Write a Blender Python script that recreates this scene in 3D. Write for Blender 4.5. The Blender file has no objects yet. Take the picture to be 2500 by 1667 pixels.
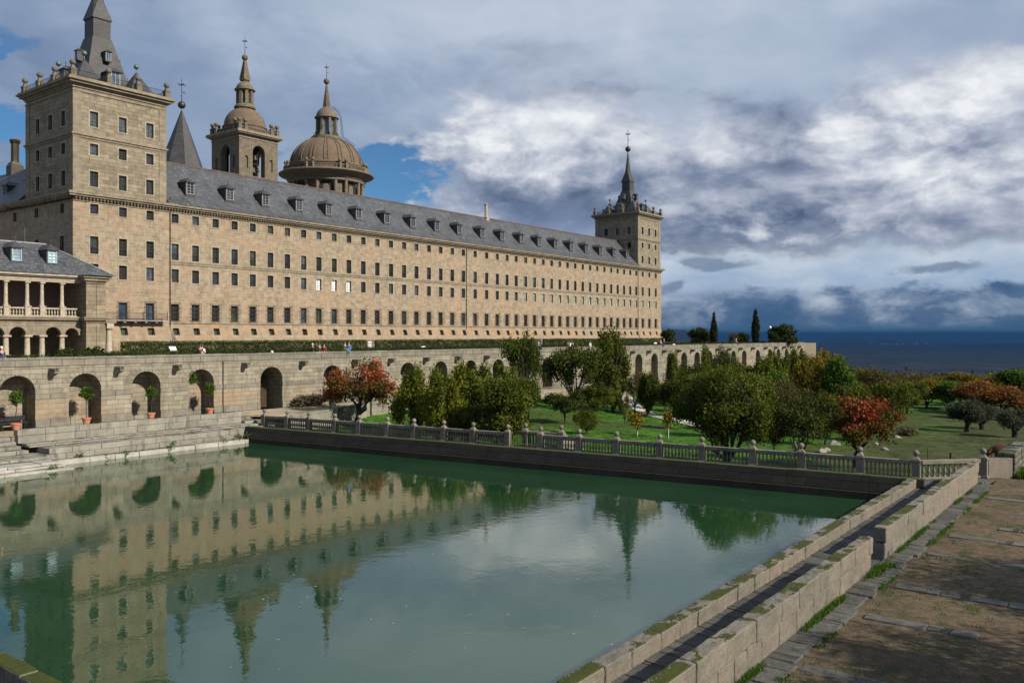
import bpy, math, random
import numpy as np
from mathutils import Vector, Matrix
rad = math.radians
scene = bpy.context.scene
COL = scene.collection
random.seed(7)
rng = np.random.default_rng(7)

# ------------------------------------------------------------------ measured viewpoint (metres; water surface z = 0)
EYE = 8.15
HEAD = rad(37.12)
FPX = 2081.0          # focal length in pixels of a 2500 px wide picture
HOR = 818.0
AX = Vector((math.cos(HEAD), math.sin(HEAD), 0)); RT = Vector((math.sin(HEAD), -math.cos(HEAD), 0))
def ray(px, py): return AX + RT*((px-1250)/FPX) + Vector((0, 0, (HOR-py)/FPX))
def at_depth(px, Z):
    v = AX + RT*((px-1250)/FPX); return v.x*Z, v.y*Z
def z_at(py, Z): return EYE + (HOR-py)/FPX*Z

# ------------------------------------------------------------------ mesh builder
class MB:
    def __init__(s): s.v = []; s.f = []; s.m = []; s.mi = 0
    def add(s, vs, fs):
        o = len(s.v); s.v.extend([tuple(p) for p in vs])
        for f in fs: s.f.append(tuple(i+o for i in f)); s.m.append(s.mi)
        return s
    def quad(s, a, b, c, d): return s.add([a, b, c, d], [(0, 1, 2, 3)])
    def box(s, x0, x1, y0, y1, z0, z1):
        return s.add([(x0,y0,z0),(x1,y0,z0),(x1,y1,z0),(x0,y1,z0),(x0,y0,z1),(x1,y0,z1),(x1,y1,z1),(x0,y1,z1)],
                     [(0,3,2,1),(4,5,6,7),(0,1,5,4),(1,2,6,5),(2,3,7,6),(3,0,4,7)])
    def prism(s, pts, z0, z1):
        n = len(pts)
        return s.add([(p[0],p[1],z0) for p in pts]+[(p[0],p[1],z1) for p in pts],
                     [tuple(range(n-1,-1,-1)), tuple(range(n,2*n))]+[(i,(i+1)%n,n+(i+1)%n,n+i) for i in range(n)])
    def obox(s, a, b, w, z0, z1, zb=None):
        """box along plan segment a-b, width w (to both sides)"""
        a = Vector(a); b = Vector(b); d = (b-a).normalized(); n = Vector((-d.y, d.x))*(w/2)
        zb = z1 if zb is None else zb
        P = [a-n, b-n, b+n, a+n]
        return s.add([(p.x,p.y,z0) for p in P]+[(P[0].x,P[0].y,z1),(P[1].x,P[1].y,zb),(P[2].x,P[2].y,zb),(P[3].x,P[3].y,z1)],
                     [(0,3,2,1),(4,5,6,7),(0,1,5,4),(1,2,6,5),(2,3,7,6),(3,0,4,7)])
    def lathe(s, c, prof, n=16, rot=0.0, sq=1.0, cap=True):
        """prof = [(r,z)...] bottom to top around centre c=(x,y,z)"""
        o = len(s.v); k = len(prof)
        for r, z in prof:
            for i in range(n):
                a = rot+2*math.pi*i/n
                s.v.append((c[0]+r*sq*math.cos(a), c[1]+r*sq*math.sin(a), c[2]+z))
        for j in range(k-1):
            for i in range(n):
                s.f.append((o+j*n+i, o+j*n+(i+1)%n, o+(j+1)*n+(i+1)%n, o+(j+1)*n+i)); s.m.append(s.mi)
        if cap:
            s.f.append(tuple(o+(k-1)*n+i for i in range(n))); s.m.append(s.mi)
            s.f.append(tuple(o+n-1-i for i in range(n))); s.m.append(s.mi)
        return s
    def sq(s, c, prof, rot=0.0):
        """square lathe; r = half side"""
        return s.lathe(c, prof, 4, rad(45)+rot, math.sqrt(2))
    def ball(s, c, r, n=14, k=9):
        return s.lathe(c, [(max(r*math.sin(math.pi*j/k), 1e-3), -r*math.cos(math.pi*j/k)) for j in range(k+1)], n)
    def tube(s, pts, rs, n=6):
        pts = [Vector(p) for p in pts]
        if not hasattr(rs, '__len__'): rs = [rs]*len(pts)
        o = len(s.v)
        for i, p in enumerate(pts):
            d = (pts[min(i+1, len(pts)-1)]-pts[max(i-1, 0)])
            if d.length < 1e-6: d = Vector((0,0,1))
            d.normalize()
            u = d.cross(Vector((0,0,1)) if abs(d.z) < .9 else Vector((1,0,0))).normalized(); w = d.cross(u)
            for j in range(n):
                a = 2*math.pi*j/n; q = p+(u*math.cos(a)+w*math.sin(a))*rs[i]
                s.v.append(tuple(q))
        for i in range(len(pts)-1):
            for j in range(n):
                s.f.append((o+i*n+j, o+i*n+(j+1)%n, o+(i+1)*n+(j+1)%n, o+(i+1)*n+j)); s.m.append(s.mi)
        s.f.append(tuple(o+(len(pts)-1)*n+j for j in range(n))); s.m.append(s.mi)
        s.f.append(tuple(o+n-1-j for j in range(n))); s.m.append(s.mi)
        return s
    def mesh(s, name, mats, origin=(0,0,0), smooth=False):
        me = bpy.data.meshes.new(name)
        ox, oy, oz = origin
        me.from_pydata([(x-ox, y-oy, z-oz) for x, y, z in s.v], [], s.f)
        if not isinstance(mats, (list, tuple)): mats = [mats]
        for m in mats: me.materials.append(m)
        if any(s.m): me.polygons.foreach_set('material_index', s.m)
        if smooth:
            me.polygons.foreach_set('use_smooth', [True]*len(s.f))
            try: me.set_sharp_from_angle(angle=rad(40))
            except Exception: pass
        me.update()
        return me

WO = {}
def link(o, parent=None):
    COL.objects.link(o)
    if parent is not None: o.parent = parent
    return o
def tag(o, label=None, cat=None, group=None, kind=None):
    if label: o['label'] = label
    if cat: o['category'] = cat
    if group: o['group'] = group
    if kind: o['kind'] = kind
    return o
def thing(name, label, cat, loc, group=None, rz=0.0):
    o = bpy.data.objects.new(name, None); o.empty_display_size = .3
    link(o); o.location = loc; o.rotation_euler = (0, 0, rz); WO[o.name] = tuple(loc)
    return tag(o, label, cat, group)
def part(mb, name, mats, parent, smooth=False, label=None):
    w = WO[parent.name]
    o = bpy.data.objects.new(name, mb.mesh(name, mats, w, smooth)); link(o, parent); WO[o.name] = w
    if label: o['label'] = label
    return o
def solo(mb, name, mats, label, cat, loc, group=None, kind=None, smooth=False):
    o = bpy.data.objects.new(name, mb.mesh(name, mats, loc, smooth)); link(o); o.location = loc; WO[o.name] = tuple(loc)
    return tag(o, label, cat, group, kind)
def copy_tree(o, parent=None):
    c = o.copy(); COL.objects.link(c)
    if parent is not None: c.parent = parent
    WO[c.name] = WO.get(o.name, (0, 0, 0))
    for ch in list(o.children):
        copy_tree(ch, c)
    return c

def grid_wall(mb, fn, u0, u1, v0, v1, holes, depth):
    us = sorted(set([u0, u1]+[h[0] for h in holes]+[h[1] for h in holes]))
    vs = sorted(set([v0, v1]+[h[2] for h in holes]+[h[3] for h in holes]))
    us = [u for u in us if u0 <= u <= u1]; vs = [v for v in vs if v0 <= v <= v1]
    hs = [(h[0]+1e-4, h[1]-1e-4, h[2]+1e-4, h[3]-1e-4) for h in holes]
    for j in range(len(vs)-1):
        vm = (vs[j]+vs[j+1])/2; row = [h for h in hs if h[2] < vm < h[3]]
        start = None
        for i in range(len(us)-1):
            um = (us[i]+us[i+1])/2; inside = any(h[0] < um < h[1] for h in row)
            if not inside and start is None: start = us[i]
            if start is not None and (inside or i == len(us)-2):
                e = us[i] if inside else us[i+1]
                mb.quad(fn(start, vs[j], 0), fn(e, vs[j], 0), fn(e, vs[j+1], 0), fn(start, vs[j+1], 0)); start = None
    for a, b, c, d in [h[:4] for h in holes]:
        P = [(a, c), (b, c), (b, d), (a, d)]
        for k in range(4):
            p, q = P[k], P[(k+1) % 4]
            mb.quad(fn(p[0], p[1], 0), fn(q[0], q[1], 0), fn(q[0], q[1], depth), fn(p[0], p[1], depth))

def arch_bay(mb, fn, ua, ub, uc, r, v0, vs, vt, depth, back=True, n=14, vd=None):
    """wall strip ua..ub with a round arched opening centred uc; vs = springing height, vt = top"""
    mb.quad(fn(ua,v0,0), fn(uc-r,v0,0), fn(uc-r,vs,0), fn(ua,vs,0))
    mb.quad(fn(uc+r,v0,0), fn(ub,v0,0), fn(ub,vs,0), fn(uc+r,vs,0))
    mb.quad(fn(ua,vs,0), fn(uc-r,vs,0), fn(uc-r,vt,0), fn(ua,vt,0))
    mb.quad(fn(uc+r,vs,0), fn(ub,vs,0), fn(ub,vt,0), fn(uc+r,vt,0))
    pts = [(uc-r*math.cos(math.pi*i/n), vs+r*math.sin(math.pi*i/n)) for i in range(n+1)]
    for i in range(n):
        p, q = pts[i], pts[i+1]
        mb.quad(fn(p[0],p[1],0), fn(q[0],q[1],0), fn(q[0],vt,0), fn(p[0],vt,0))
        mb.quad(fn(p[0],p[1],0), fn(q[0],q[1],0), fn(q[0],q[1],depth), fn(p[0],p[1],depth))
        if back: mb.quad(fn(p[0],vs-.01,depth), fn(q[0],vs-.01,depth), fn(q[0],q[1],depth), fn(p[0],p[1],depth))
    mb.quad(fn(uc-r,v0,0), fn(uc-r,vs,0), fn(uc-r,vs,depth), fn(uc-r,v0,depth))
    mb.quad(fn(uc+r,v0,0), fn(uc+r,vs,0), fn(uc+r,vs,depth), fn(uc+r,v0,depth))
    if back: mb.quad(fn(uc-r,v0,depth), fn(uc+r,v0,depth), fn(uc+r,vs,depth), fn(uc-r,vs,depth))

# ------------------------------------------------------------------ materials
class NT:
    def __init__(s, nt): s.nt = nt; s.n = nt.nodes; s.l = nt.links
    def node(s, t, **kw):
        n = s.n.new('ShaderNode'+t)
        for k, v in kw.items():
            if k.startswith('i_'):
                key = k[2:]; key = int(key) if key.isdigit() else key.replace('_', ' ')
                s.set(n.inputs[key], v)
            else: setattr(n, k, v)
        return n
    def set(s, inp, v):
        if isinstance(v, bpy.types.NodeSocket): s.l.new(v, inp)
        else: inp.default_value = v
    def math(s, op, a, b=0.0, c=0.0, clamp=False):
        n = s.n.new('ShaderNodeMath'); n.operation = op; n.use_clamp = clamp
        s.set(n.inputs[0], a); s.set(n.inputs[1], b)
        if op in ('MULTIPLY_ADD',): s.set(n.inputs[2], c)
        return n.outputs[0]
    def vec(s, x, y, z):
        n = s.n.new('ShaderNodeCombineXYZ'); s.set(n.inputs[0], x); s.set(n.inputs[1], y); s.set(n.inputs[2], z); return n.outputs[0]
    def sep(s, v):
        n = s.n.new('ShaderNodeSeparateXYZ'); s.set(n.inputs[0], v); return n.outputs
    def mix(s, f, a, b, mode='MIX'):
        n = s.n.new('ShaderNodeMix'); n.data_type = 'RGBA'; n.blend_type = mode
        s.set(n.inputs[0], f)
        s.set(n.inputs[6], (*a, 1) if isinstance(a, tuple) and len(a) == 3 else a)
        s.set(n.inputs[7], (*b, 1) if isinstance(b, tuple) and len(b) == 3 else b)
        return n.outputs[2]
    def noise(s, v, scale, detail=4, rough=.55, dist=0.0, out=0):
        n = s.n.new('ShaderNodeTexNoise'); s.set(n.inputs['Vector'], v); n.inputs['Scale'].default_value = scale
        n.inputs['Detail'].default_value = detail; n.inputs['Roughness'].default_value = rough; n.inputs['Distortion'].default_value = dist
        return n.outputs[out]
    def ramp(s, f, stops, interp='LINEAR'):
        n = s.n.new('ShaderNodeValToRGB'); n.color_ramp.interpolation = interp; s.set(n.inputs[0], f)
        e = n.color_ramp.elements
        while len(e) < len(stops): e.new(.5)
        for el, (p, c) in zip(e, stops): el.position = p; el.color = (*c, 1) if hasattr(c, '__len__') else (c, c, c, 1)
        return n.outputs[0]
    def sstep(s, x, a, b):
        n = s.n.new('ShaderNodeMapRange'); n.interpolation_type = 'SMOOTHSTEP'; s.set(n.inputs[0], x)
        n.inputs[1].default_value = a; n.inputs[2].default_value = b; return n.outputs[0]
    def bump(s, h, st, dist=.05):
        n = s.n.new('ShaderNodeBump'); n.inputs['Strength'].default_value = st; n.inputs['Distance'].default_value = dist; s.set(n.inputs['Height'], h); return n.outputs[0]

def mat_new(name):
    m = bpy.data.materials.new(name); m.use_nodes = True
    t = NT(m.node_tree); b = m.node_tree.nodes['Principled BSDF']
    return m, t, b

def simple(name, col, rough=.6, metal=0.0, var=.25, scale=6.0, bump=0.0, spec=.5):
    m, t, b = mat_new(name)
    g = t.node('NewGeometry').outputs['Position']
    n = t.noise(g, scale, 5)
    f = t.ramp(n, [(.3, 1-var), (.7, 1+var*.5)])
    t.set(b.inputs['Base Color'], t.mix(1.0, col, f, 'MULTIPLY'))
    b.inputs['Roughness'].default_value = rough; b.inputs['Metallic'].default_value = metal
    b.inputs['Specular IOR Level'].default_value = spec
    if bump: t.set(b.inputs['Normal'], t.bump(n, bump))
    return m

def masonry(name, c1, c2, mortar, bw, bh, ms=.015, stain=(.08,.075,.06), stain_amt=.5, warm=None, warm_amt=0.0, moss=0.0,
            bump=.5, rough=.85, streak=.35, side_u=False, bias=0.0, msmooth=.3, grain=.5, mossdir=None, offs=.5, warmz=None, toprow=.22):
    m, t, b = mat_new(name)
    c1, c2, mortar, stain = [tuple(q*.8 for q in c) for c in (c1, c2, mortar, stain)]
    if warm: warm = tuple(q*.8 for q in warm)
    g = t.node('NewGeometry'); P = g.outputs['Position']; N = g.outputs['True Normal']
    px, py, pz = t.sep(P); nx, ny, nz = t.sep(N)
    az = t.math('ABSOLUTE', nz); top = t.math('GREATER_THAN', az, .8); side = t.math('SUBTRACT', 1.0, top)
    wob = t.noise(P, .8, 3)
    u = t.math('ADD', px, t.math('MULTIPLY', py, side)); v = t.math('ADD', pz, t.math('MULTIPLY', py, t.math('MULTIPLY', top, toprow)))
    if side_u: u = t.math('ADD', py, t.math('MULTIPLY', px, side)); v = t.math('ADD', pz, t.math('MULTIPLY', px, top))
    fw = t.noise(P, 9, 2)
    u = t.math('ADD', u, t.math('MULTIPLY', t.math('SUBTRACT', fw, .5), .05)); v = t.math('ADD', v, t.math('MULTIPLY', t.math('SUBTRACT', fw, .5), .03))
    v = t.math('ADD', v, t.math('MULTIPLY', t.math('SUBTRACT', wob, .5), .06))
    vec = t.vec(u, v, 0.0)
    br = t.node('TexBrick', offset=offs, offset_frequency=2, squash=1.35, squash_frequency=3)
    t.set(br.inputs['Vector'], vec); br.inputs['Scale'].default_value = 1.0
    br.inputs['Brick Width'].default_value = bw; br.inputs['Row Height'].default_value = bh
    br.inputs['Mortar Size'].default_value = ms; br.inputs['Mortar Smooth'].default_value = msmooth; br.inputs['Bias'].default_value = bias
    br.inputs['Color1'].default_value = (*c1, 1); br.inputs['Color2'].default_value = (*c2, 1); br.inputs['Mortar'].default_value = (*mortar, 1)
    col = br.outputs['Color']
    # mottling
    n1 = t.noise(P, 1.3, 6, .6); n2 = t.noise(P, 14, 4, .7); n3 = t.noise(P, .22, 4, .6)
    col = t.mix(1.0, col, t.ramp(n1, [(.3, .72), (.7, 1.18)]), 'MULTIPLY')
    col = t.mix(grain, col, t.ramp(n2, [(.3, .62), (.7, 1.3)]), 'MULTIPLY')
    if warm:
        wf = t.math('MULTIPLY', t.sstep(n3, .4, .68), warm_amt)
        if warmz: wf = t.math('MULTIPLY', wf, t.sstep(pz, warmz[1], warmz[0]))
        col = t.mix(wf, col, warm)
    sv = t.vec(t.math('MULTIPLY', u, 1.4), t.math('MULTIPLY', v, .18), 0.0)
    st = t.noise(sv, 1.0, 5, .65)
    col = t.mix(t.math('MULTIPLY', t.sstep(st, .52, .72), streak), col, stain)
    pn = t.noise(P, .55, 5, .7)
    col = t.mix(t.math('MULTIPLY', t.sstep(pn, .55, .72), stain_amt), col, stain)
    h = t.math('ADD', t.math('MULTIPLY', br.outputs['Fac'], -1.0), t.math('MULTIPLY', n2, .35))
    if moss:
        mn = t.noise(P, 1.1 if mossdir is None else mossdir, 6, .7, .3)
        up = t.sstep(nz, .5, .8)
        mf = t.math('MULTIPLY', t.sstep(mn, .5-moss*.12+.06, .5-moss*.12+.085), up)
        mc = t.mix(t.noise(P, 30, 2), (.018,.026,.004), (.075,.09,.012))
        col = t.mix(mf, col, mc)
        h = t.math('ADD', h, t.math('MULTIPLY', mf, t.math('ADD', t.noise(P, 45, 2), .6)))
    t.set(b.inputs['Base Color'], col); b.inputs['Roughness'].default_value = rough; b.inputs['Specular IOR Level'].default_value = .25
    t.set(b.inputs['Normal'], t.bump(h, bump, .03))
    return m

M = {}
M['facade'] = masonry('facade_granite', (.365,.3,.215), (.262,.21,.147), (.45,.385,.29), .95, .42, .022, stain=(.17,.135,.1), stain_amt=.35, warm=(.41,.27,.18), warm_amt=.4, streak=.55, bump=.3)
M['tower'] = masonry('tower_granite', (.33,.282,.203), (.215,.182,.132), (.12,.1,.075), 1.35, .5, .028, stain=(.14,.125,.09), stain_amt=.4, warm=(.3,.24,.16), warm_amt=.3, streak=.4, bump=.3)
M['surround'] = masonry('window_surround', (.4,.36,.28), (.35,.31,.24), (.3,.26,.2), 3, 3, .01, stain_amt=.2, streak=.3, bump=.1)
M['finial'] = masonry('finial_granite', (.19,.17,.135), (.16,.145,.115), (.15,.135,.1), 3, 3, .01, stain_amt=.6, streak=.3, bump=.3)
M['trim'] = masonry('trim_granite', (.31,.265,.195), (.26,.218,.16), (.12,.1,.075), 1.8, .7, .012, stain=(.1,.085,.065), stain_amt=.45, streak=.45, bump=.25)
M['batter'] = masonry('batter_granite', (.36,.285,.2), (.295,.232,.165), (.18,.14,.1), 1.5, .55, .012, stain=(.14,.11,.08), stain_amt=.4, warm=(.37,.24,.14), warm_amt=.6, streak=.3, bump=.2)
M['church'] = masonry('church_granite', (.215,.178,.13), (.165,.137,.1), (.1,.085,.065), 1.3, .5, .02, stain=(.1,.085,.065), stain_amt=.45, streak=.4, bump=.3)
M['dome'] = masonry('dome_stone', (.2,.147,.1), (.165,.12,.083), (.12,.085,.06), 1.1, .45, .02, stain=(.11,.085,.065), stain_amt=.45, streak=.5, bump=.25)
M['arcade'] = masonry('terrace_granite', (.35,.315,.245), (.25,.225,.172), (.12,.105,.085), .92, .36, .018, stain=(.1,.097,.085), stain_amt=.55, warm=(.36,.25,.155), warm_amt=.6, streak=.6, bump=.5, warmz=(3.3,4.6))
M['coping'] = masonry('coping_granite', (.27,.25,.2), (.21,.195,.16), (.05,.045,.04), 1.6, .8, .02, stain=(.1,.095,.085), stain_amt=.6, streak=.5, bump=.6, moss=.15)
M['pool_stone'] = masonry('pool_stone', (.29,.275,.23), (.25,.235,.195), (.25,.235,.195), 60, 60, .0, stain=(.07,.068,.066), stain_amt=.65, streak=.75, bump=.6, moss=.1)
M['streaked'] = masonry('streaked_pool_stone', (.27,.255,.215), (.23,.215,.18), (.23,.215,.18), 60, 60, .0, stain=(.02,.02,.024), stain_amt=.5, streak=1.0, bump=.6)
M['pale_stone'] = masonry('pale_ledge_stone', (.42,.405,.36), (.38,.365,.32), (.38,.36,.32), 60, 60, .0, stain=(.2,.18,.14), stain_amt=.4, streak=.3, bump=.4)
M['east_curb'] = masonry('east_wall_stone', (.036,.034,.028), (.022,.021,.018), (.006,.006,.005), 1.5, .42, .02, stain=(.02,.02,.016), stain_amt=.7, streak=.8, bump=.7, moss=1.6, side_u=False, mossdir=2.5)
M['parapet'] = masonry('parapet_granite', (.195,.177,.145), (.165,.15,.122), (.16,.145,.12), 60, 60, .0, stain=(.16,.15,.13), stain_amt=.5, warm=(.26,.2,.155), warm_amt=.5, streak=.6, bump=1.1, moss=.6, grain=.8, mossdir=.75, offs=.37)
M['post'] = masonry('balustrade_granite', (.26,.235,.185), (.2,.182,.145), (.15,.14,.115), 3.0, 2.0, .004, stain=(.09,.085,.075), stain_amt=.6, streak=.6, bump=.6, grain=.9)
M['slab'] = masonry('slab_granite', (.13,.127,.115), (.085,.083,.076), (.035,.035,.025), .95, .9, .03, stain=(.07,.07,.062), stain_amt=.5, streak=.1, bump=.8, grain=.8)
M['slab_lane'] = masonry('lane_granite', (.11,.108,.1), (.075,.074,.07), (.02,.02,.015), .62, 3.0, .03, stain=(.05,.05,.045), stain_amt=.6, streak=.1, bump=.9, grain=.8)
M['strip'] = masonry('strip_granite', (.15,.147,.13), (.105,.103,.092), (.05,.05,.035), 2.5, 1.7, .03, stain=(.12,.12,.08), stain_amt=.6, streak=.1, bump=.8, grain=.8)

def slate(name, c1, c2, bw=.34, bh=.22, rough=.5):
    c1, c2 = [tuple(q*.68 for q in c) for c in (c1, c2)]
    m, t, b = mat_new(name)
    g = t.node('NewGeometry'); P = g.outputs['Position']; px, py, pz = t.sep(P)
    fw = t.noise(P, 5, 2)
    u = t.math('ADD', t.math('ADD', px, t.math('MULTIPLY', py, .35)), t.math('MULTIPLY', fw, .1))
    br = t.node('TexBrick', offset=.5, squash=1.0)
    t.set(br.inputs['Vector'], t.vec(u, t.math('MULTIPLY', pz, 1.3), 0.0)); br.inputs['Scale'].default_value = 1
    br.inputs['Brick Width'].default_value = bw; br.inputs['Row Height'].default_value = bh; br.inputs['Mortar Size'].default_value = .012
    br.inputs['Color1'].default_value = (*c1, 1); br.inputs['Color2'].default_value = (*c2, 1); br.inputs['Mortar'].default_value = (c2[0]*.4, c2[1]*.4, c2[2]*.4, 1)
    n1 = t.noise(P, .5, 5, .7); n2 = t.noise(P, 3.5, 4, .8)
    col = t.mix(1.0, br.outputs['Color'], t.ramp(n1, [(.3, .6), (.7, 1.35)]), 'MULTIPLY')
    col = t.mix(.8, col, t.ramp(n2, [(.35, .6), (.65, 1.5)]), 'MULTIPLY')
    t.set(b.inputs['Base Color'], col)
    t.set(b.inputs['Roughness'], t.ramp(n2, [(.3, rough-.15), (.7, rough+.25)]))
    t.set(b.inputs['Normal'], t.bump(t.math('ADD', n2, t.math('MULTIPLY', br.outputs['Fac'], -.5)), .5, .04))
    return m
M['slate'] = slate('roof_slate', (.125,.132,.145), (.065,.07,.08))
M['slate_dark'] = slate('spire_slate', (.07,.07,.073), (.042,.043,.046))
M['ridge'] = simple('ridge_tile', (.1,.07,.065), .8, var=.4, scale=2)
M['lead'] = simple('lead', (.3,.31,.33), .45, .3, var=.4, scale=3)
M['glass'] = None
def glassy(name, col, rough=.12, spec=.6):
    m, t, b = mat_new(name)
    g = t.node('NewGeometry').outputs['Position']
    n = t.noise(g, .6, 3)
    t.set(b.inputs['Base Color'], t.mix(t.sstep(n, .4, .65), col, tuple(min(1, c*2.2+.01) for c in col)))
    b.inputs['Roughness'].default_value = rough; b.inputs['Specular IOR Level'].default_value = spec
    return m
M['glass'] = glassy('window_glass', (.012,.014,.016))
M['glass_blue'] = glassy('blue_window_glass', (.03,.06,.1))
M['glass_green'] = glassy('green_cellar_glass', (.02,.06,.045), .3)
M['glass_mid'] = glassy('reflecting_window_glass', (.035,.045,.055), .08, .9)
M['glass_green2'] = glassy('dull_window_glass', (.022,.026,.018), .3)
M['glass_open'] = simple('dark_room', (.006,.006,.006), .9)
M['blind'] = simple('white_blind', (.75,.78,.82), .7, var=.05)
M['pale_glass'] = glassy('pale_window_glass', (.2,.27,.25), .15)  # pale colour stands for a reflection in the right-hand front windows
M['shutter'] = simple('green_shutter', (.02,.1,.05), .6)
M['void_shade'] = simple('painted_opening_shade', (.012,.012,.012), .9)  # near-black sheet paints the shade inside the open drum windows
M['iron'] = simple('wrought_iron', (.025,.024,.024), .5, .4, var=.4)
M['paint_blue'] = simple('blue_painted_wood', (.06,.1,.19), .5, var=.3, scale=8)
M['frame_blue'] = simple('pale_blue_painted_wood', (.25,.36,.5), .5, var=.2)
M['wood'] = simple('dark_wood', (.04,.03,.022), .7, var=.4, scale=9)
M['wood_door'] = simple('brown_timber', (.09,.055,.03), .8, var=.5, scale=3)
M['copper'] = simple('green_copper', (.1,.17,.14), .5, .3, var=.4)
M['bronze'] = simple('dark_bronze', (.055,.045,.03), .5, .5, var=.4, scale=2)
M['terracotta'] = simple('terracotta', (.42,.17,.1), .8, var=.25, scale=5)
M['black'] = simple('black_paint', (.015,.018,.02), .4)
M['plaster'] = simple('mauve_plaster', (.2,.15,.14), .9, var=.15, scale=1)
M['stone_smooth'] = simple('column_stone', (.36,.31,.24), .8, var=.3, scale=3, bump=.2)
M['bark'] = simple('bark', (.035,.028,.02), .95, var=.5, scale=9, bump=.6)
M['bark_pale'] = simple('pale_bark', (.16,.15,.13), .95, var=.4, scale=9, bump=.6)
M['white'] = simple('white_paint', (.75,.75,.73), .6, var=.05)
M['twig'] = simple('dry_twig', (.12,.095,.07), .95, var=.4)
M['rock'] = simple('field_rock', (.22,.2,.17), .9, var=.5, scale=4, bump=.8)

def leafmat(name, stops, trans=.25, rough=.55):
    m, t, b = mat_new(name)
    stops = [(p, tuple(q*.86 for q in c)) for p, c in stops]
    a = t.node('Attribute', attribute_name='lc').outputs['Fac']
    col = t.ramp(a, stops)
    nt = m.node_tree; nt.nodes.remove(b)
    d = t.node('BsdfDiffuse'); t.set(d.inputs['Color'], col)
    tr = t.node('BsdfTranslucent'); t.set(tr.inputs['Color'], col)
    gl = t.node('BsdfGlossy'); gl.inputs['Roughness'].default_value = rough; gl.inputs['Color'].default_value = (.6,.6,.6,1)
    mx = t.node('MixShader'); mx.inputs[0].default_value = trans; t.set(mx.inputs[1], d.outputs[0]); t.set(mx.inputs[2], tr.outputs[0])
    mx2 = t.node('MixShader'); mx2.inputs[0].default_value = .012; t.set(mx2.inputs[1], mx.outputs[0]); t.set(mx2.inputs[2], gl.outputs[0])
    t.set(nt.nodes['Material Output'].inputs['Surface'], mx2.outputs[0])
    return m
L = {}
L['olivegreen'] = leafmat('willow_leaves', [(0,(.03,.045,.006)),(.5,(.08,.1,.012)),(1,(.17,.18,.02))])
L['yellowgreen'] = leafmat('yellow_green_leaves', [(0,(.045,.06,.007)),(.5,(.12,.14,.012)),(1,(.25,.23,.02))])
L['dark'] = leafmat('dark_leaves', [(0,(.018,.028,.005)),(.5,(.05,.07,.01)),(1,(.11,.13,.018))])
L['green'] = leafmat('green_leaves', [(0,(.03,.06,.01)),(.5,(.07,.13,.018)),(1,(.13,.2,.03))])
L['persimmon'] = leafmat('red_autumn_leaves', [(0,(.03,.045,.008)),(.4,(.09,.075,.012)),(.58,(.2,.065,.02)),(.82,(.34,.07,.03)),(1,(.42,.14,.06))])
L['amber'] = leafmat('amber_leaves', [(0,(.07,.07,.01)),(.5,(.2,.15,.018)),(1,(.34,.22,.03))])
L['rust'] = leafmat('rust_leaves', [(0,(.06,.045,.012)),(.5,(.19,.085,.025)),(1,(.34,.14,.045))])
L['brown'] = leafmat('brown_autumn_leaves', [(0,(.035,.03,.01)),(.5,(.1,.075,.022)),(1,(.2,.14,.04))])
L['oliveleaf'] = leafmat('grey_olive_leaves', [(0,(.03,.04,.02)),(.5,(.07,.083,.048)),(1,(.14,.155,.1))])
L['cypress'] = leafmat('cypress_leaves', [(0,(.008,.014,.006)),(.5,(.02,.032,.011)),(1,(.045,.06,.02))], .1)
L['magnolia'] = leafmat('glossy_dark_leaves', [(0,(.01,.02,.007)),(.5,(.035,.05,.014)),(1,(.09,.1,.03))], .1, .35)
L['box'] = leafmat('box_leaves', [(0,(.012,.022,.005)),(.5,(.035,.05,.01)),(1,(.07,.085,.02))], .15)
L['ivy'] = leafmat('climber_leaves', [(0,(.05,.075,.015)),(.5,(.15,.18,.045)),(1,(.4,.38,.18))], .2)
L['wood'] = leafmat('woodland_leaves', [(0,(.03,.045,.01)),(.35,(.07,.075,.015)),(.6,(.11,.085,.018)),(.85,(.13,.075,.022)),(1,(.1,.13,.03))])
L['grass'] = leafmat('grass_blades', [(0,(.025,.06,.008)),(.5,(.06,.14,.015)),(1,(.12,.2,.03))], .3)
L['dry'] = leafmat('dry_scrub', [(0,(.06,.05,.035)),(.5,(.14,.11,.07)),(1,(.22,.17,.1))], .2)

HZ_COL = (.016, .064, .17); HZ_D = 4.2e-5  # low-albedo blue: the haze colour also darkens the plain like cloud shade
SUN_E = 5.0; SKY_C = .84; EXPO = 0.4
# ================================================================== MONASTERY
GZ = 5.2           # level of the upper garden
FY = 113.0         # plane of the south front
COLX = [57.0,60.95,64.9]+[68.73,72.01,75.37,78.67,81.97,85.31,88.63,91.96,95.18,98.56,101.89,105.29,108.72,112.19,115.62,118.99,122.49,125.91,
 129.37,132.81,136.58,140.4,144.04,147.48,150.81,154.37,157.77,161.23,164.64,168.05,171.41,174.81,178.2,181.62,185.02,188.51,191.92,195.24,198.64,201.99,205.3]+[208.95,212.76,216.6]
ROWS = {'r1':(24.3,25.6,1.1),'r2':(18.95,21.3,1.12),'r3':(15.74,17.65,1.12),'r4':(10.2,12.6,1.2),'r5':(8.15,9.15,1.0)}
WX0, WX1 = 67.8, 206.3
TW = 13.6

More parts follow.
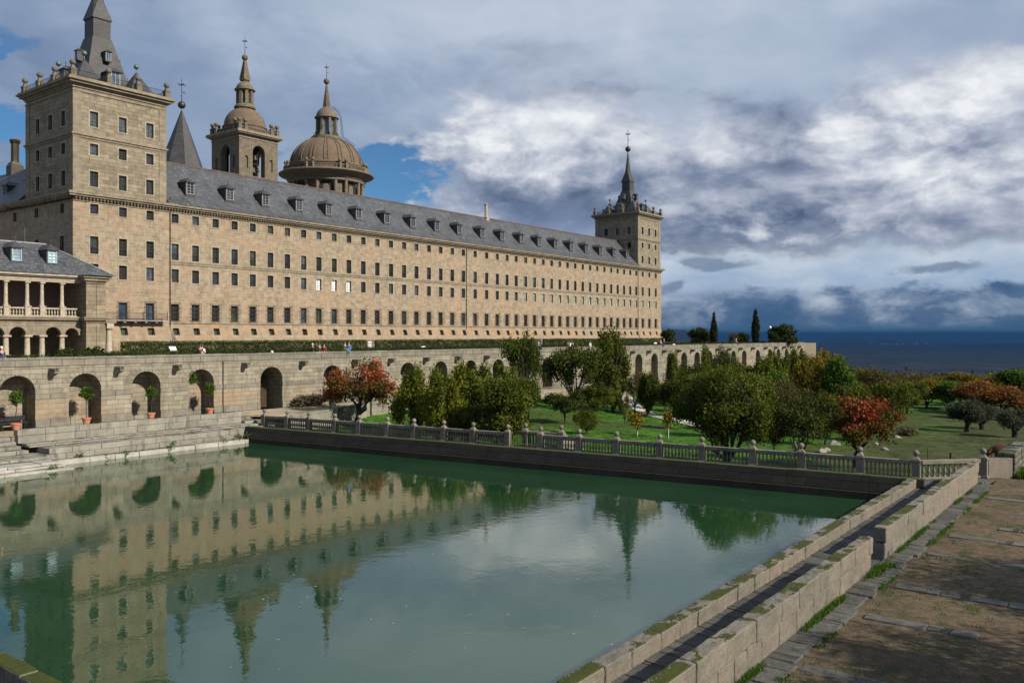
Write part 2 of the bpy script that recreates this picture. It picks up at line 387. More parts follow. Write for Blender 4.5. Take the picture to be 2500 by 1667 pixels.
def window_proto(name, w, h, glass, nx=2, ny=3, depth=.34, grille=None, sur=.2, rail=False, parent=None, split=0.0):
    """origin: middle of the sill on the wall plane, outward = -y"""
    a = MB()
    if sur:
        p = .035
        a.box(-w/2-sur, -w/2, -p, .05, -sur*.8, h+sur); a.box(w/2, w/2+sur, -p, .05, -sur*.8, h+sur)
        a.box(-w/2, w/2, -p, .05, h, h+sur); a.box(-w/2, w/2, -p-.03, .05, -sur*.8, 0)
    else: a.box(-w/2, w/2, -.02, .05, -.06, -.001)
    o = bpy.data.objects.new(name, a.mesh(name, M['surround'])); link(o, parent)
    g = MB(); g.box(-w/2+.001, w/2-.001, depth-.02, depth+.02, .001, h-.001)
    q = bpy.data.objects.new('pane', g.mesh('pane', glass)); link(q, o)
    b = MB(); t = .05
    for x in (-w/2+.04, w/2-.04): b.box(x-.04, x+.04, depth-.07, depth-.021, 0, h)
    for k in range(1, nx): x = -w/2+w*k/nx; b.box(x-t/2, x+t/2, depth-.06, depth-.021, 0, h)
    for k in range(0, ny+1): z = h*k/ny; z = min(max(z, t/2), h-t/2); b.box(-w/2+.08, w/2-.08, depth-.055, depth-.022, z-t/2, z+t/2)
    q = bpy.data.objects.new('frame', b.mesh('frame', M['wood'])); link(q, o)
    if grille:
        g = MB(); d, ex = grille
        n = max(3, int(w/.2))
        x0, x1, z0, z1 = -w/2-ex, w/2+ex, -ex*.2, h+ex*.9
        for k in range(n+1):
            x = x0+(x1-x0)*k/n; g.box(x-.014, x+.014, -d-.014, -d+.014, z0, z1)
        for k in range(5):
            z = z0+(z1-z0)*k/4; g.box(x0, x1, -d-.02, -d+.02, z-.02, z+.02)
            if d > 0:
                for x in (x0, x1): g.box(x-.02, x+.02, -d, 0, z-.02, z+.02)
        q = bpy.data.objects.new('grille', g.mesh('grille', M['iron'])); link(q, o)
    if rail:
        g = MB()
        for k in range(8): x = -w/2+w*(k+.5)/8; g.box(x-.012, x+.012, .0, .024, 0, .95)
        g.box(-w/2, w/2, -.01, .03, .93, .98); g.box(-w/2, w/2, -.01, .03, .04, .08)
        q = bpy.data.objects.new('railing', g.mesh('railing', M['iron'])); link(q, o)
    return o
PROTO = {}; PANES = {}
def put_window(kind, parent, x, y, z, rz=0.0, pane=None, label=None):
    key = kind
    w = WO[parent.name]
    spec = {
     'small_window': (1.1,1.3,M['glass'],2,3,.34,None,.16,False), 'balcony_window': (1.12,2.35,M['glass'],2,5,.34,None,.2,True),
     'window': (1.12,1.9,M['glass'],2,5,.34,None,.2,False), 'grilled_window': (1.2,2.4,M['glass'],2,4,.4,(.3,.2),.0,False),
     'cellar_window': (1.0,1.0,M['glass_green'],4,4,.55,None,.0,False), 'tower_window': (1.1,2.05,M['glass'],2,5,.34,None,.2,False),
     'low_window': (1.1,1.5,M['glass'],2,4,.34,None,.2,False)}[kind]
    if key not in PROTO:
        o = window_proto(kind, *spec, parent=parent); PROTO[key] = o
    else:
        o = copy_tree(PROTO[key], parent)
    o.location = (x-w[0], y-w[1], z-w[2]); o.rotation_euler = (0, 0, rz)
    if pane is None and kind in ('window', 'small_window', 'balcony_window', 'tower_window', 'low_window', 'grilled_window'):
        pane = [M['glass'], M['glass'], M['glass'], M['glass_mid'], M['glass_green2'], M['glass_open']][int(rng.integers(0, 6))]
    if pane is not None:
        for c in o.children:
            if c.name.startswith('pane'):
                kk = (kind, pane.name)
                if kk not in PANES: me = c.data.copy(); me.materials.clear(); me.materials.append(pane); PANES[kk] = me
                c.data = PANES[kk]
    if label: o['label'] = label
    elif 'label' in o: del o['label']
    WO[o.name] = (x, y, z)
    return o

ZB0, ZB1 = 7.38, 9.78      # sloping base course
def front(u, v, d): return (u, FY+d, v)
def batter(u, v, d):
    y = FY-.75*(ZB1-v)/(ZB1-ZB0)
    return (u, y if d == 0 else FY+.3, v)
def wall_south(mb, x0, x1, cols, ztop=26.0):
    hs = []
    for r in ('r1','r2','r3','r4'):
        z0, z1, w = ROWS[r]
        hs += [(c-w/2, c+w/2, z0, z1) for c in cols]
    mb.mi = 0; grid_wall(mb, front, x0, x1, ZB1, ztop, hs, .36)
    mb.mi = 1; z0, z1, w = ROWS['r5']; grid_wall(mb, batter, x0, x1, ZB0, ZB1, [(c-w/2, c+w/2, z0, z1) for c in cols], .3)
    mb.mi = 0; mb.quad((x0,FY-.85,GZ-.5),(x1,FY-.85,GZ-.5),(x1,FY-.85,ZB0),(x0,FY-.85,ZB0))
    mb.quad((x0,FY-.85,ZB0),(x1,FY-.85,ZB0),(x1,FY-.74,ZB0),(x0,FY-.74,ZB0))
def strings_south(mb, x0, x1):
    mb.box(x0, x1, FY-.1, FY+.02, 18.32, 18.84); mb.box(x0, x1, FY-.17, FY+.02, 18.62, 18.74)
    mb.box(x0, x1, FY-.12, FY+.02, 9.8, 10.06); mb.box(x0, x1, FY-.95, FY-.7, 7.2, 7.42)
def cornice_south(mb, x0, x1, yo=0.0):
    y = FY
    mb.mi = 0
    mb.box(x0, x1, y-.12, y+.05, 25.78, 26.0); mb.box(x0, x1, y-.2, y+.05, 26.0, 26.36)
    mb.box(x0, x1, y-.72, y+.05, 26.36, 26.6); mb.box(x0, x1, y-.92, y+.05, 26.6, 26.86)
    n = int((x1-x0)/.46)
    for k in range(n):
        x = x0+(x1-x0)*(k+.5)/n; mb.box(x-.11, x+.11, y-.5, y-.2, 26.1, 26.36)

# ---- the long wing
wing = thing('monastery_wing', 'long granite monastery front with rows of dark windows under a slate roof with dormers', 'building', (137, FY, GZ))
mb = MB(); wall_south(mb, WX0, WX1, COLX[3:44]); part(mb, 'wall', [M['facade'], M['batter']], wing)
mb = MB(); strings_south(mb, WX0, WX1); part(mb, 'string_course', M['trim'], wing)
mb = MB(); cornice_south(mb, WX0, WX1); part(mb, 'cornice', M['trim'], wing)
RY, RZT = 119.3, 34.15
mb = MB()
a, b = WX0-.4, WX1+.2
ev = (FY-.9, 26.93)
mid = (FY+.6, 28.0)
for (y0, z0), (y1, z1) in ((ev, mid), (mid, (RY, RZT)), ((RY, RZT), (RY+7, 26.6))):
    mb.quad((a, y0, z0), (b, y0, z0), (b, y1, z1), (a, y1, z1))
mb.quad((a,ev[0],ev[1]),(a,mid[0],mid[1]),(a,RY,RZT),(a,RY+7,26.6)); mb.quad((b,ev[0],ev[1]),(b,mid[0],mid[1]),(b,RY,RZT),(b,RY+7,26.6))
roof = part(mb, 'roof', M['slate'], wing)
mb = MB(); mb.box(a, b, RY-.16, RY+.16, RZT-.1, RZT+.16)
rr = part(mb, 'ridge', M['ridge'], roof)
mb = MB()
mb.sq((148.2, 119.4, 32.9), [(.5,0),(.5,1.3),(.58,1.3),(.58,1.5),(.36,1.5)]); mb.lathe((148.2,119.4,34.4), [(.42,0),(.36,.3),(.33,2.6),(.42,2.7),(.5,2.9),(.42,3.0)], 8)
part(mb, 'chimney', M['stone_smooth'], roof)

def dormer_proto(parent, w=1.25, h=1.7, frame=None, pane=None, mat=None, slope=.9, name='dormer', over=.28):
    """origin: sill middle of the dormer window, outward = -y; body runs back into the roof"""
    d = (h+.3)/slope+.5
    a = MB()
    a.box(-w/2-.12, -w/2, 0, d, -.5, h); a.box(w/2, w/2+.12, 0, d, -.5, h); a.box(-w/2, w/2, .02, .2, -.5, -.02)
    x = w/2+over; z = h
    a.add([(-x,-over,z),(x,-over,z),(x,d+.3,z),(-x,d+.3,z),(-x*.96,-over,z+.09),(x*.96,-over,z+.09),(0,over*1.6,z+.72),(0,d+.3,z+.72),(x*.96,d+.3,z+.09),(-x*.96,d+.3,z+.09)],
          [(0,1,2,3),(0,1,5,4),(4,5,6),(5,8,7,6),(4,6,7,9),(1,2,8,5),(0,3,9,4)])
    a.lathe((0, over*1.6, z+.7), [(.04,0),(.03,.25),(.07,.3),(.02,.6)], 5)
    o = bpy.data.objects.new(name, a.mesh(name, mat or M['slate_dark'])); link(o, parent)
    f = MB(); t = .09
    f.box(-w/2-.02, -w/2+t, -.05, .12, -.05, h-.02); f.box(w/2-t, w/2+.02, -.05, .12, -.05, h-.02); f.box(-w/2+t, w/2-t, -.05, .12, h-.12, h-.02); f.box(-w/2+t, w/2-t, -.07, .12, -.05, .05)
    f.box(-.03, .03, -.01, .06, .05, h-.12)
    for k in (1, 2, 3): zz = h*k/4; f.box(-w/2+t, -.03, -.005, .05, zz-.02, zz+.02); f.box(.03, w/2-t, -.005, .05, zz-.02, zz+.02)
    q = bpy.data.objects.new('frame', f.mesh('frame', frame or M['lead'])); link(q, o)
    g = MB(); g.box(-w/2+t, w/2-t, .07, .1, .05, h-.12)
    q = bpy.data.objects.new('pane', g.mesh('pane', pane or M['glass'])); link(q, o)
    return o
D0 = dormer_proto(wing)
for i, x in enumerate([71.82,78.59,85.18,91.89,98.3,105.2,112.2,119.16,126.03,132.89,140.35,147.2,154.3,161.22,167.97,174.79,181.67,188.48,195.34,202.25]):
    o = D0 if i == 0 else copy_tree(D0, wing)
    o.location = (x-137, FY+1.05-FY, 29.0-GZ)
# windows of the wing
for i, c in enumerate(COLX[3:44]):
    put_window('small_window', wing, c, FY, 24.3, pane=M['glass_green'] if i in (36,) else None)
    put_window('balcony_window', wing, c, FY, 18.95, pane=M['shutter'] if i == 26 else None)
    put_window('window', wing, c, FY, 15.74, pane=M['blind'] if i in (8, 9, 10) else (M['pale_glass'] if i >= 25 else None),
               label='window with a white blind drawn down' if i in (8, 9, 10) else None)
    if i > 0 or True: put_window('grilled_window', wing, c, FY, 10.2)
    put_window('cellar_window', wing, c, FY-.25, 8.15, pane=M['glass'] if i > 6 and i % 3 else None)
mb = MB()
for x in (WX0+.12, 133.7, WX1-.1): mb.lathe((x, FY-.12, GZ+2.2), [(.06,0),(.06,20.6)], 6)
part(mb, 'downpipe', M['iron'], wing)

# ---- corner towers
def spire_cross(mb, c, z, h):
    x, y = c
    mb.lathe((x, y, z), [(.1,0),(.07,h*.3),(.06,h*.98),(.02,h)], 6)
    mb.box(x-h*.17, x+h*.17, y-.05, y+.05, z+h*.72, z+h*.745+.05)
    mb.box(x-.05, x+.05, y-h*.17, y+h*.17, z+h*.72, z+h*.745+.05)
    mb.add([(x-.02,y,z+h*.42),(x+h*.17,y,z+h*.36),(x+h*.13,y,z+h*.41),(x+h*.17,y,z+h*.46)], [(0,1,2),(0,2,3)])
    for s in (-1, 1): mb.ball((x+s*h*.17, y, z+h*.745), .1, 6, 4)
    mb.ball((x, y, z+h*.25), .14, 6, 4)

def corner_tower(x0, name, label, dz=0.0, west_cols=(115.75, 119.4, 123.1), wdepth=13.9, low_west=True, washed=None):
    x1 = x0+TW; y0 = FY; y1 = FY+wdepth; cx, cy = (x0+x1)/2, (y0+y1)/2
    t = thing(name, label, 'tower', (cx, cy, GZ))
    cols = [c for c in COLX if x0-.5 < c < x1+.3]
    west = lambda u, v, d: (x0+d, u, v)
    wbat = lambda u, v, d: ((x0-.75*(ZB1-v)/(ZB1-ZB0)) if d == 0 else x0+.3, u, v)
    east = lambda u, v, d: (x1-d, u, v)
    mb = MB(); wall_south(mb, x0, x1, cols)
    hs = []
    wc = [115.96, 123.3] if low_west else []
    for r in ('r1','r2','r3','r4'):
        z0, z1, w = ROWS[r]; hs += [(c-w/2, c+w/2, z0, z1) for c in wc]
    grid_wall(mb, west, y0, y1, ZB1, 26.0, hs, .36)
    mb.quad((x1,y0,GZ-.5),(x1,y1,GZ-.5),(x1,y1,26),(x1,y0,26))
    mb.mi = 1; mb.quad(wbat(y0,ZB0,0), wbat(y1,ZB0,0), wbat(y1,ZB1,0), wbat(y0,ZB1,0))
    # south-west corner of the sloping base
    mb.add([(x0-.75,y0-.75,ZB0),(x0,y0-.75,ZB0),(x0,y0,ZB1),(x0-.75,y0,ZB0)], [(0,1,2),(0,2,3)])
    mb.add([(x1+.75,y0-.75,ZB0),(x1,y0-.75,ZB0),(x1,y0,ZB1),(x1+.75,y0,ZB0),(x1+.75,y1,ZB0),(x1,y1,ZB1)], [(0,1,2),(0,2,3),(3,2,5,4)])
    mb.mi = 0; mb.box(x0-.85, x0+.1, y0-.85, y1, GZ-.5, ZB0); mb.box(x1-.1, x1+.85, y0-.85, y1, GZ-.5, ZB0-.003)
    part(mb, 'lower_wall', [M['facade'], M['batter']], t)
    # upper shaft
    ux0, ux1, uy0, uy1 = x0+.06, x1-.5, y0+.06, y1-.3
    UR = [(27.9,29.95,1.1,'tower_window'),(32.1,33.6,1.1,'low_window'),(35.85,37.9,1.1,'tower_window')]
    south = lambda u, v, d: (u, uy0+d, v); wst = lambda u, v, d: (ux0+d, u, v)
    mb = MB()
    hs = [(c-w/2, c+w/2, a, b) for c in cols for a, b, w, k in UR]
    grid_wall(mb, south, ux0, ux1, 26.9, 40.7, hs, .36)
    hs = [(c-w/2, c+w/2, a, b) for c in west_cols for a, b, w, k in UR]
    grid_wall(mb, wst, uy0, uy1, 26.9, 40.7, hs, .36)
    mb.quad((ux1,uy0,26.9),(ux1,uy1,26.9),(ux1,uy1,40.7),(ux1,uy0,40.7)); mb.quad((ux0,uy1,26.9),(ux1,uy1,26.9),(ux1,uy1,40.7),(ux0,uy1,40.7))
    part(mb, 'upper_wall', M['tower'], t)
    # corner strips, strings, blind attic panels
    mb = MB(); p = .07
    for a, b in ((26.9, 34.2), (35.5, 40.2)):
        mb.box(ux0-p, ux0+1.0, uy0-p, uy0+.02, a, b); mb.box(ux1-1.0, ux1+p, uy0-p, uy0+.02, a, b)
        mb.box(ux0-p, ux0+.02, uy0+.02, uy0+1.0, a, b); mb.box(ux0-p, ux0+.02, uy1-1.0, uy1+p, a, b)
    for z0, z1, q in ((34.2, 34.5, .12), (34.5, 34.72, .28), (34.72, 35.5, .08), (40.2, 40.45, .13)):
        mb.box(ux0-q, ux1+q, uy0-q, uy1+q, z0, z1)
    for c in cols:
        mb.box(c-.62, c+.62, uy0-.05, uy0+.02, 40.0, 40.1); mb.box(c-.62, c-.5, uy0-.05, uy0+.02, 39.35, 40.0); mb.box(c+.5, c+.62, uy0-.05, uy0+.02, 39.35, 40.0)
    part(mb, 'string_course', M['trim'], t)
    mb = MB(); mb.mi = 0
    for c in cols: mb.box(c-.5, c+.5, uy0-.02, uy0+.01, 39.35, 40.0)
    for c in west_cols: mb.box(ux0-.02, ux0+.01, c-.5, c+.5, 39.35, 40.0)
    part(mb, 'blind_panel', M['arcade'], t)
    mb = MB(); cornice_south(mb, x0-.02, x1+.02)
    mb.box(x0-.78, x0+.05, y0-.78, y1+4 if low_west else y1, 26.36, 26.6); mb.box(x0-.9, x0+.05, y0-.9, y1+4 if low_west else y1, 26.603, 26.9)
    mb.box(x1-.05, x1+.9, y0-.9, y1, 26.6, 26.897); mb.box(x0-.9, x1+.9, y0-.9, y0+.1, 26.9, 26.96)
    for k in range(18):
        yy = y0+.3+k*.76; mb.box(x0-.68, x0-.1, yy-.16, yy+.16, 26.08, 26.36)
    part(mb, 'cornice', M['trim'], t)
    mb = MB()
    for q, a, b in ((.15, 40.7, 40.95), (.3, 40.95, 41.2), (.7, 41.2, 41.5), (1.0, 41.5, 41.72), (.85, 41.72, 41.95)):
        mb.box(ux0-q, ux1+q, uy0-q, uy1+q, a, b)
    part(mb, 'top_cornice', M['trim'], t)
    # ball finials on pedestals and iron rail
    e = .45; X = [ux0+e*0-.1, ux0+(ux1-ux0)*.36, ux0+(ux1-ux0)*.68, ux1+.1]; Y = [uy0-.1, uy0+(uy1-uy0)*.36, uy0+(uy1-uy0)*.68, uy1+.1]
    spots = [(x, Y[0]) for x in X]+[(x, Y[3]) for x in X]+[(X[0], Y[1]), (X[0], Y[2]), (X[3], Y[1]), (X[3], Y[2])]
    first = None
    for x, y in spots:
        if first is None:
            mb = MB(); mb.sq((0,0,0), [(.38,0),(.38,.85),(.43,.85),(.43,1.0),(.27,1.06),(.18,1.4),(.12,1.5)]); mb.ball((0,0,1.86), .4, 14, 9)
            first = bpy.data.objects.new('ball_finial', mb.mesh('ball_finial', M['finial'], smooth=True)); link(first, t); o = first
        else:
            o = first.copy(); link(o, t)
        o.location = (x-cx, y-cy, 41.95-GZ)
    mb = MB()
    for (ax, ay), (bx, by) in (((X[0],Y[0]),(X[3],Y[0])), ((X[0],Y[0]),(X[0],Y[3])), ((X[3],Y[0]),(X[3],Y[3])), ((X[0],Y[3]),(X[3],Y[3]))):
        for z in (42.25, 42.95): mb.tube([(ax,ay,z),(bx,by,z)], .03, 4)
        n = 60
        for k in range(n): f = (k+.5)/n; x = ax+(bx-ax)*f; y = ay+(by-ay)*f; mb.box(x-.014, x+.014, y-.014, y+.014, 41.95, 42.95)
    part(mb, 'railing', M['iron'], t)
    # slate spire
    mb = MB(); r = 5.1
    mb.sq((cx,cy,41.95), [(r,0),(r-.9,.1),(3.7,.15),(2.95,1.9),(1.36,6.95+dz),(1.24,7.05+dz),(1.24,9.55+dz),(1.4,9.6+dz),(1.4,9.75+dz)])
    base = 51.7+dz
    sqp = [(cx+sx*1.4, cy+sy*1.4, base) for sx, sy in ((-1,-1),(1,-1),(1,1),(-1,1))]
    R = .78; zt = 54.5+dz
    octp = [(cx+R*math.cos(rad(22.5+45*k)), cy+R*math.sin(rad(22.5+45*k)), zt) for k in range(8)]
    # corners to octagon (broach)
    def ang(k): return octp[k % 8]
    mb.add(sqp+octp, [(1,2,4+0,4+7),(2,3,4+2,4+1),(3,0,4+4,4+3),(0,1,4+6,4+5),(2,4+1,4+0),(3,4+3,4+2),(0,4+5,4+4),(1,4+7,4+6)])
    mb.lathe((cx,cy,zt), [(R,0),(.1,5.7)], 8, rad(22.5))
    # small corner pyramids
    for sx in (-1, 1):
        for sy in (-1, 1):
            mb.sq((cx+sx*3.7, cy+sy*3.7, 42.0), [(1.95,0),(1.85,.3),(.05,3.6)])
    sp = part(mb, 'spire', M['slate_dark'], t)
    for sx in (-1, 1):
        for sy in (-1, 1):
            mb = MB(); mb.tube([(cx+sx*3.7, cy+sy*3.7, 45.5), (cx+sx*3.7, cy+sy*3.7, 46.1)], .05, 5); mb.ball((cx+sx*3.7, cy+sy*3.7, 46.4), .36, 12, 8)
            part(mb, 'copper_ball', M['copper'], sp, smooth=True)
    mb = MB(); mb.ball((cx,cy,60.95+dz), .78, 18, 12)
    part(mb, 'gilt_ball', M['bronze'], sp, smooth=True)
    mb = MB(); spire_cross(mb, (cx,cy), 61.6+dz, 4.9); part(mb, 'cross', M['iron'], sp)
    # dormers of the spire: four large, four small
    k0 = None
    for sz, dist, z in ((1.0, 4.9, 42.55), (.55, 3.0, 46.6)):
        for q in range(4):
            a = q*math.pi/2
            if k0 is None: k0 = dormer_proto(t, 1.3, 2.0, M['lead'], M['glass_blue'], M['slate_dark'], 1.2, 'spire_dormer', .35); o = k0
            else: o = copy_tree(k0, t)
            o.scale = (sz, sz*.8, sz); o.rotation_euler = (0, 0, a)
            o.location = (dist*math.sin(a), -dist*math.cos(a), z-GZ)
    # windows
    for c in cols:
        put_window('small_window', t, c, FY, 24.3); put_window('balcony_window', t, c, FY, 18.95)
        put_window('window', t, c, FY, 15.74, pane=M['pale_glass'] if x0 > 100 else None)
        put_window('grilled_window', t, c, FY, 10.2) if x0 > 100 else put_window('grilled_window', t, c, FY, 10.2, pane=M['glass_blue'])
        put_window('cellar_window', t, c, FY-.25, 8.15)
        put_window('tower_window', t, c, uy0, 27.9); put_window('low_window', t, c, uy0, 32.1); put_window('tower_window', t, c, uy0, 35.85)
    for c in wc:
        put_window('small_window', t, x0, c, 24.3, -math.pi/2); put_window('balcony_window', t, x0, c, 18.95, -math.pi/2); put_window('window', t, x0, c, 15.74, -math.pi/2); put_window('grilled_window', t, x0, c, 10.2, -math.pi/2)
    for c in west_cols:
        put_window('tower_window', t, ux0, c, 27.9, -math.pi/2) if low_west else None
        put_window('low_window', t, ux0, c, 32.1, -math.pi/2) if low_west else None
        put_window('tower_window', t, ux0, c, 35.85, -math.pi/2)
    return t
corner_tower(54.2, 'corner_tower', 'near square granite tower at the left, spire cut by the top of the photo', dz=1.1)
corner_tower(206.3, 'corner_tower', 'far square corner tower with slate spire and cross at the right end of the front', low_west=False)

# ---- west wing running away behind the near tower
ww = thing('monastery_wing', 'shaded side wing running back left of the near tower, with a tall chimney', 'building', (54.2, 160, GZ))
y0, y1 = FY+13.95, 205
mb = MB(); west = lambda u, v, d: (54.2+d, u, v)
wcs = [129.98+6.8*k for k in range(10)]
hs = [(c-w/2, c+w/2, a, b) for c in wcs for a, b, w in (ROWS['r1'], ROWS['r2'], ROWS['r3'], ROWS['r4'])]
grid_wall(mb, west, y0, y1, GZ-.5, 26.0, hs, .36); part(mb, 'wall', M['facade'], ww)
mb = MB(); mb.box(53.42, 54.25, y0+4.05, y1, 26.36, 26.6); mb.box(53.3, 54.25, y0+4.05, y1, 26.603, 26.9)
for k in range(90): yy = y0+4.4+k*.76; mb.box(53.5, 54.1, yy-.16, yy+.16, 26.08, 26.36)
part(mb, 'cornice', M['trim'], ww)
mb = MB(); mb.quad((53.3,y0,26.93),(53.3,y1,26.93),(60.5,y1,34.15),(60.5,y0,34.15)); mb.quad((60.5,y0,34.15),(60.5,y1,34.15),(67,y1,27),(67,y0,27))
mb.quad((53.3,y0,26.93),(60.5,y0,34.15),(67,y0,27),(60,y0,26.9))
rf = part(mb, 'roof', M['slate'], ww)
mb = MB(); mb.sq((60.8,145.8,32.5), [(.95,0),(.95,2.6),(.8,2.9),(.7,3.2)]); mb.lathe((60.8,145.8,35.6), [(.72,0),(.62,.4),(.62,3.1),(.75,3.3),(.85,3.6),(.7,3.8)], 8)
part(mb, 'chimney', M['bronze'], rf)
for i, c in enumerate(wcs):
    put_window('small_window', ww, 54.2, c, 24.3, -math.pi/2); put_window('balcony_window', ww, 54.2, c, 18.95, -math.pi/2)
    if i < 4: put_window('window', ww, 54.2, c, 15.74, -math.pi/2)
o = copy_tree(D0, ww); o.rotation_euler = (0,0,-math.pi/2); o.location = (1.3, 136.5-160, 28.6-GZ)
o = copy_tree(D0, ww); o.rotation_euler = (0,0,-math.pi/2); o.location = (1.3, 129.2-160, 28.6-GZ)

# ---- grey pyramid roof behind
py = thing('pyramid_spire', 'plain grey eight-sided slate spire with ball and cross just right of the near tower', 'spire', (101.9, 165, 30))
mb = MB(); mb.lathe((101.9,165,30), [(5.4,0),(5.4,10)], 8, rad(22.5)); part(mb, 'drum', M['church'], py)
mb = MB(); mb.lathe((101.9,165,39.2), [(6.1,0),(5.9,.3),(.12,16.6)], 8, rad(22.5)); part(mb, 'roof', M['slate_dark'], py)
mb = MB(); mb.ball((101.9,165,56.9), .8, 18, 12); part(mb, 'ball', M['bronze'], py, smooth=True)
mb = MB(); spire_cross(mb, (101.9,165), 57.6, 4.9); part(mb, 'cross', M['iron'], py)

# ---- bell tower
bx0, bx1, by0, by1 = 139.3, 152.0, 198.0, 210.7; bcx, bcy = (bx0+bx1)/2, (by0+by1)/2
bt = thing('bell_tower', 'square church bell tower with open arches, balls on its parapet and a small stone dome', 'tower', (bcx, bcy, 20))
mb = MB()
fns = [lambda u, v, d: (u, by0+d, v), lambda u, v, d: (bx0+d, u-bx0+by0, v), lambda u, v, d: (u, by1-d, v), lambda u, v, d: (bx1-d, u-bx0+by0, v)]
for fn in fns:
    mb.quad(fn(bx0,20,0), fn(bx1,20,0), fn(bx1,51.8,0), fn(bx0,51.8,0))
    arch_bay(mb, fn, bx0+3.6, bx1-3.6, bcx, 2.0, 51.8, 58.4, 62.6, 1.8, back=False)
    for a, b, c in ((bx0, bx0+3.6, bx0+2.3), (bx1-3.6, bx1, bx1-2.3)):
        mb.quad(fn(a,51.8,0), fn(b,51.8,0), fn(b,53.8,0), fn(a,53.8,0))
        arch_bay(mb, fn, a, b, c, .55, 53.8, 56.6, 62.6, .45)
part(mb, 'wall', M['church'], bt)
mb = MB(); 
for z in (51.5, 62.6): mb.box(bx0+1.2, bx1-1.2, by0+1.2, by1-1.2, z-.3, z)
part(mb, 'floor', M['church'], bt)
mb = MB()
for fn in fns:
    for u in (bx0+3.5, bx1-3.5):
        pts = [fn(u-.06, 50.5, -.1), fn(u+.06, 50.5, -.1), fn(u+.06, 62.5, -.1), fn(u-.06, 62.5, -.1)]
        q = [fn(u-.06, 50.5, .02), fn(u+.06, 50.5, .02), fn(u+.06, 62.5, .02), fn(u-.06, 62.5, .02)]
        mb.add(pts+q, [(0,1,2,3),(0,1,5,4),(1,2,6,5),(2,3,7,6),(3,0,4,7)])
for q, a, b in ((.15, 50.0, 50.3), (.1, 51.3, 51.6), (.18, 61.9, 62.2), (.35, 62.6, 62.9), (.9, 62.9, 63.2), (1.2, 63.2, 63.6), (1.05, 63.6, 63.9)):
    mb.box(bx0-q, bx1+q, by0-q, by1+q, a, b)
part(mb, 'cornice', M['trim'], bt)
first = None
for sx in (-1, 1):
    for sy in (-1, 1):
        for dx, dy in ((0,0), (-sx*1.9,0), (0,-sy*1.9)):
            x, y = bcx+sx*6.2+dx, bcy+sy*6.2+dy
            if first is None:
                m2 = MB(); m2.sq((0,0,0), [(.48,0),(.48,1.5),(.56,1.5),(.56,1.7),(.28,1.85),(.2,2.2)]); m2.ball((0,0,2.75), .62, 12, 8)
                first = bpy.data.objects.new('ball_finial', m2.mesh('ball_finial', M['church'], smooth=True)); link(first, bt); o = first
            else: o = first.copy(); link(o, bt)
            o.location = (x-bcx, y-bcy, 43.9)
mb = MB()
for sx, sy in ((0,-1),(-1,0),(1,0),(0,1)):
    for k in range(-16, 17):
        x = bcx+(sx*6.2 if sx else k*.34); y = bcy+(sy*6.2 if sy else k*.34)
        mb.box(x-.09, x+.09, y-.09, y+.09, 63.9, 64.9)
    if sy: mb.box(bcx-6.2, bcx+6.2, bcy+sy*6.2-.16, bcy+sy*6.2+.16, 64.9, 65.15)
    else: mb.box(bcx+sx*6.2-.16, bcx+sx*6.2+.16, bcy-6.0, bcy+6.0, 64.9, 65.147)
part(mb, 'parapet', M['church'], bt)
mb = MB(); mb.lathe((bcx,bcy,63.9), [(5.9,0),(5.9,1.9),(6.1,2.0),(6.1,2.3),(5.75,2.4)]+[(5.7*math.cos(rad(a)), 2.4+5.6*math.sin(rad(a))) for a in range(4, 70, 6)], 40)
dm = part(mb, 'dome', M['dome'], bt, smooth=True)
mb = MB(); z = 71.6
mb.lathe((bcx,bcy,z), [(2.9,0),(2.9,.5),(2.5,.9),(2.3,1.2)], 24)
mb.lathe((bcx,bcy,z+1.0), [(1.55,0),(1.55,4.0)], 16)
for k in range(8):
    a = rad(22.5+45*k); c, s = math.cos(a), math.sin(a)
    mb.obox((bcx+1.3*c, bcy+1.3*s), (bcx+2.35*c, bcy+2.35*s), .85, z+1.2, z+4.8)
mb.lathe((bcx,bcy,z+4.8), [(2.35,0),(2.5,.2),(2.85,.3),(2.85,.55)]+[(2.4*math.cos(rad(a)), .55+2.3*math.sin(rad(a))) for a in range(0, 66, 8)], 24)
part(mb, 'lantern', M['church'], dm)
mb = MB(); mb.lathe((bcx,bcy,78.9), [(1.05,0),(1.05,.5),(1.35,.6),(1.35,.9)], 12); mb.sq((bcx,bcy,79.8), [(1.1,0),(.28,5.6)]); mb.ball((bcx,bcy,86.0), .85, 18, 12)
part(mb, 'spire', M['dome'], dm, smooth=True)
mb = MB(); spire_cross(mb, (bcx,bcy), 86.8, 5.2); part(mb, 'cross', M['iron'], dm)
mb = MB(); mb.tube([(bcx-4,bcy-4.2,58),(bcx+4,bcy-4.2,58)], .15, 6); mb.tube([(bcx-1.7,bcy-4.4,51.6),(bcx-1.7,bcy-4.4,60)], .12, 5); mb.tube([(bcx+.9,bcy-4.4,51.6),(bcx+.9,bcy-4.4,60)], .1, 5); mb.box(bcx-1.7, bcx+1.0, bcy-4.5, bcy-4.3, 55.5, 55.7)
part(mb, 'bell_frame', M['iron'], bt)
for x, z, s in ((bcx, 56.6, 1.0), (bcx-.6, 53.0, 1.2), (bcx+1.0, 53.6, .7)):
    mb = MB(); mb.lathe((x, bcy-4.6, z), [(.75*s,0),(.62*s,.25*s),(.45*s,.9*s),(.32*s,1.25*s),(.05,1.4*s)], 14); part(mb, 'bell', M['bronze'], bt, smooth=True)

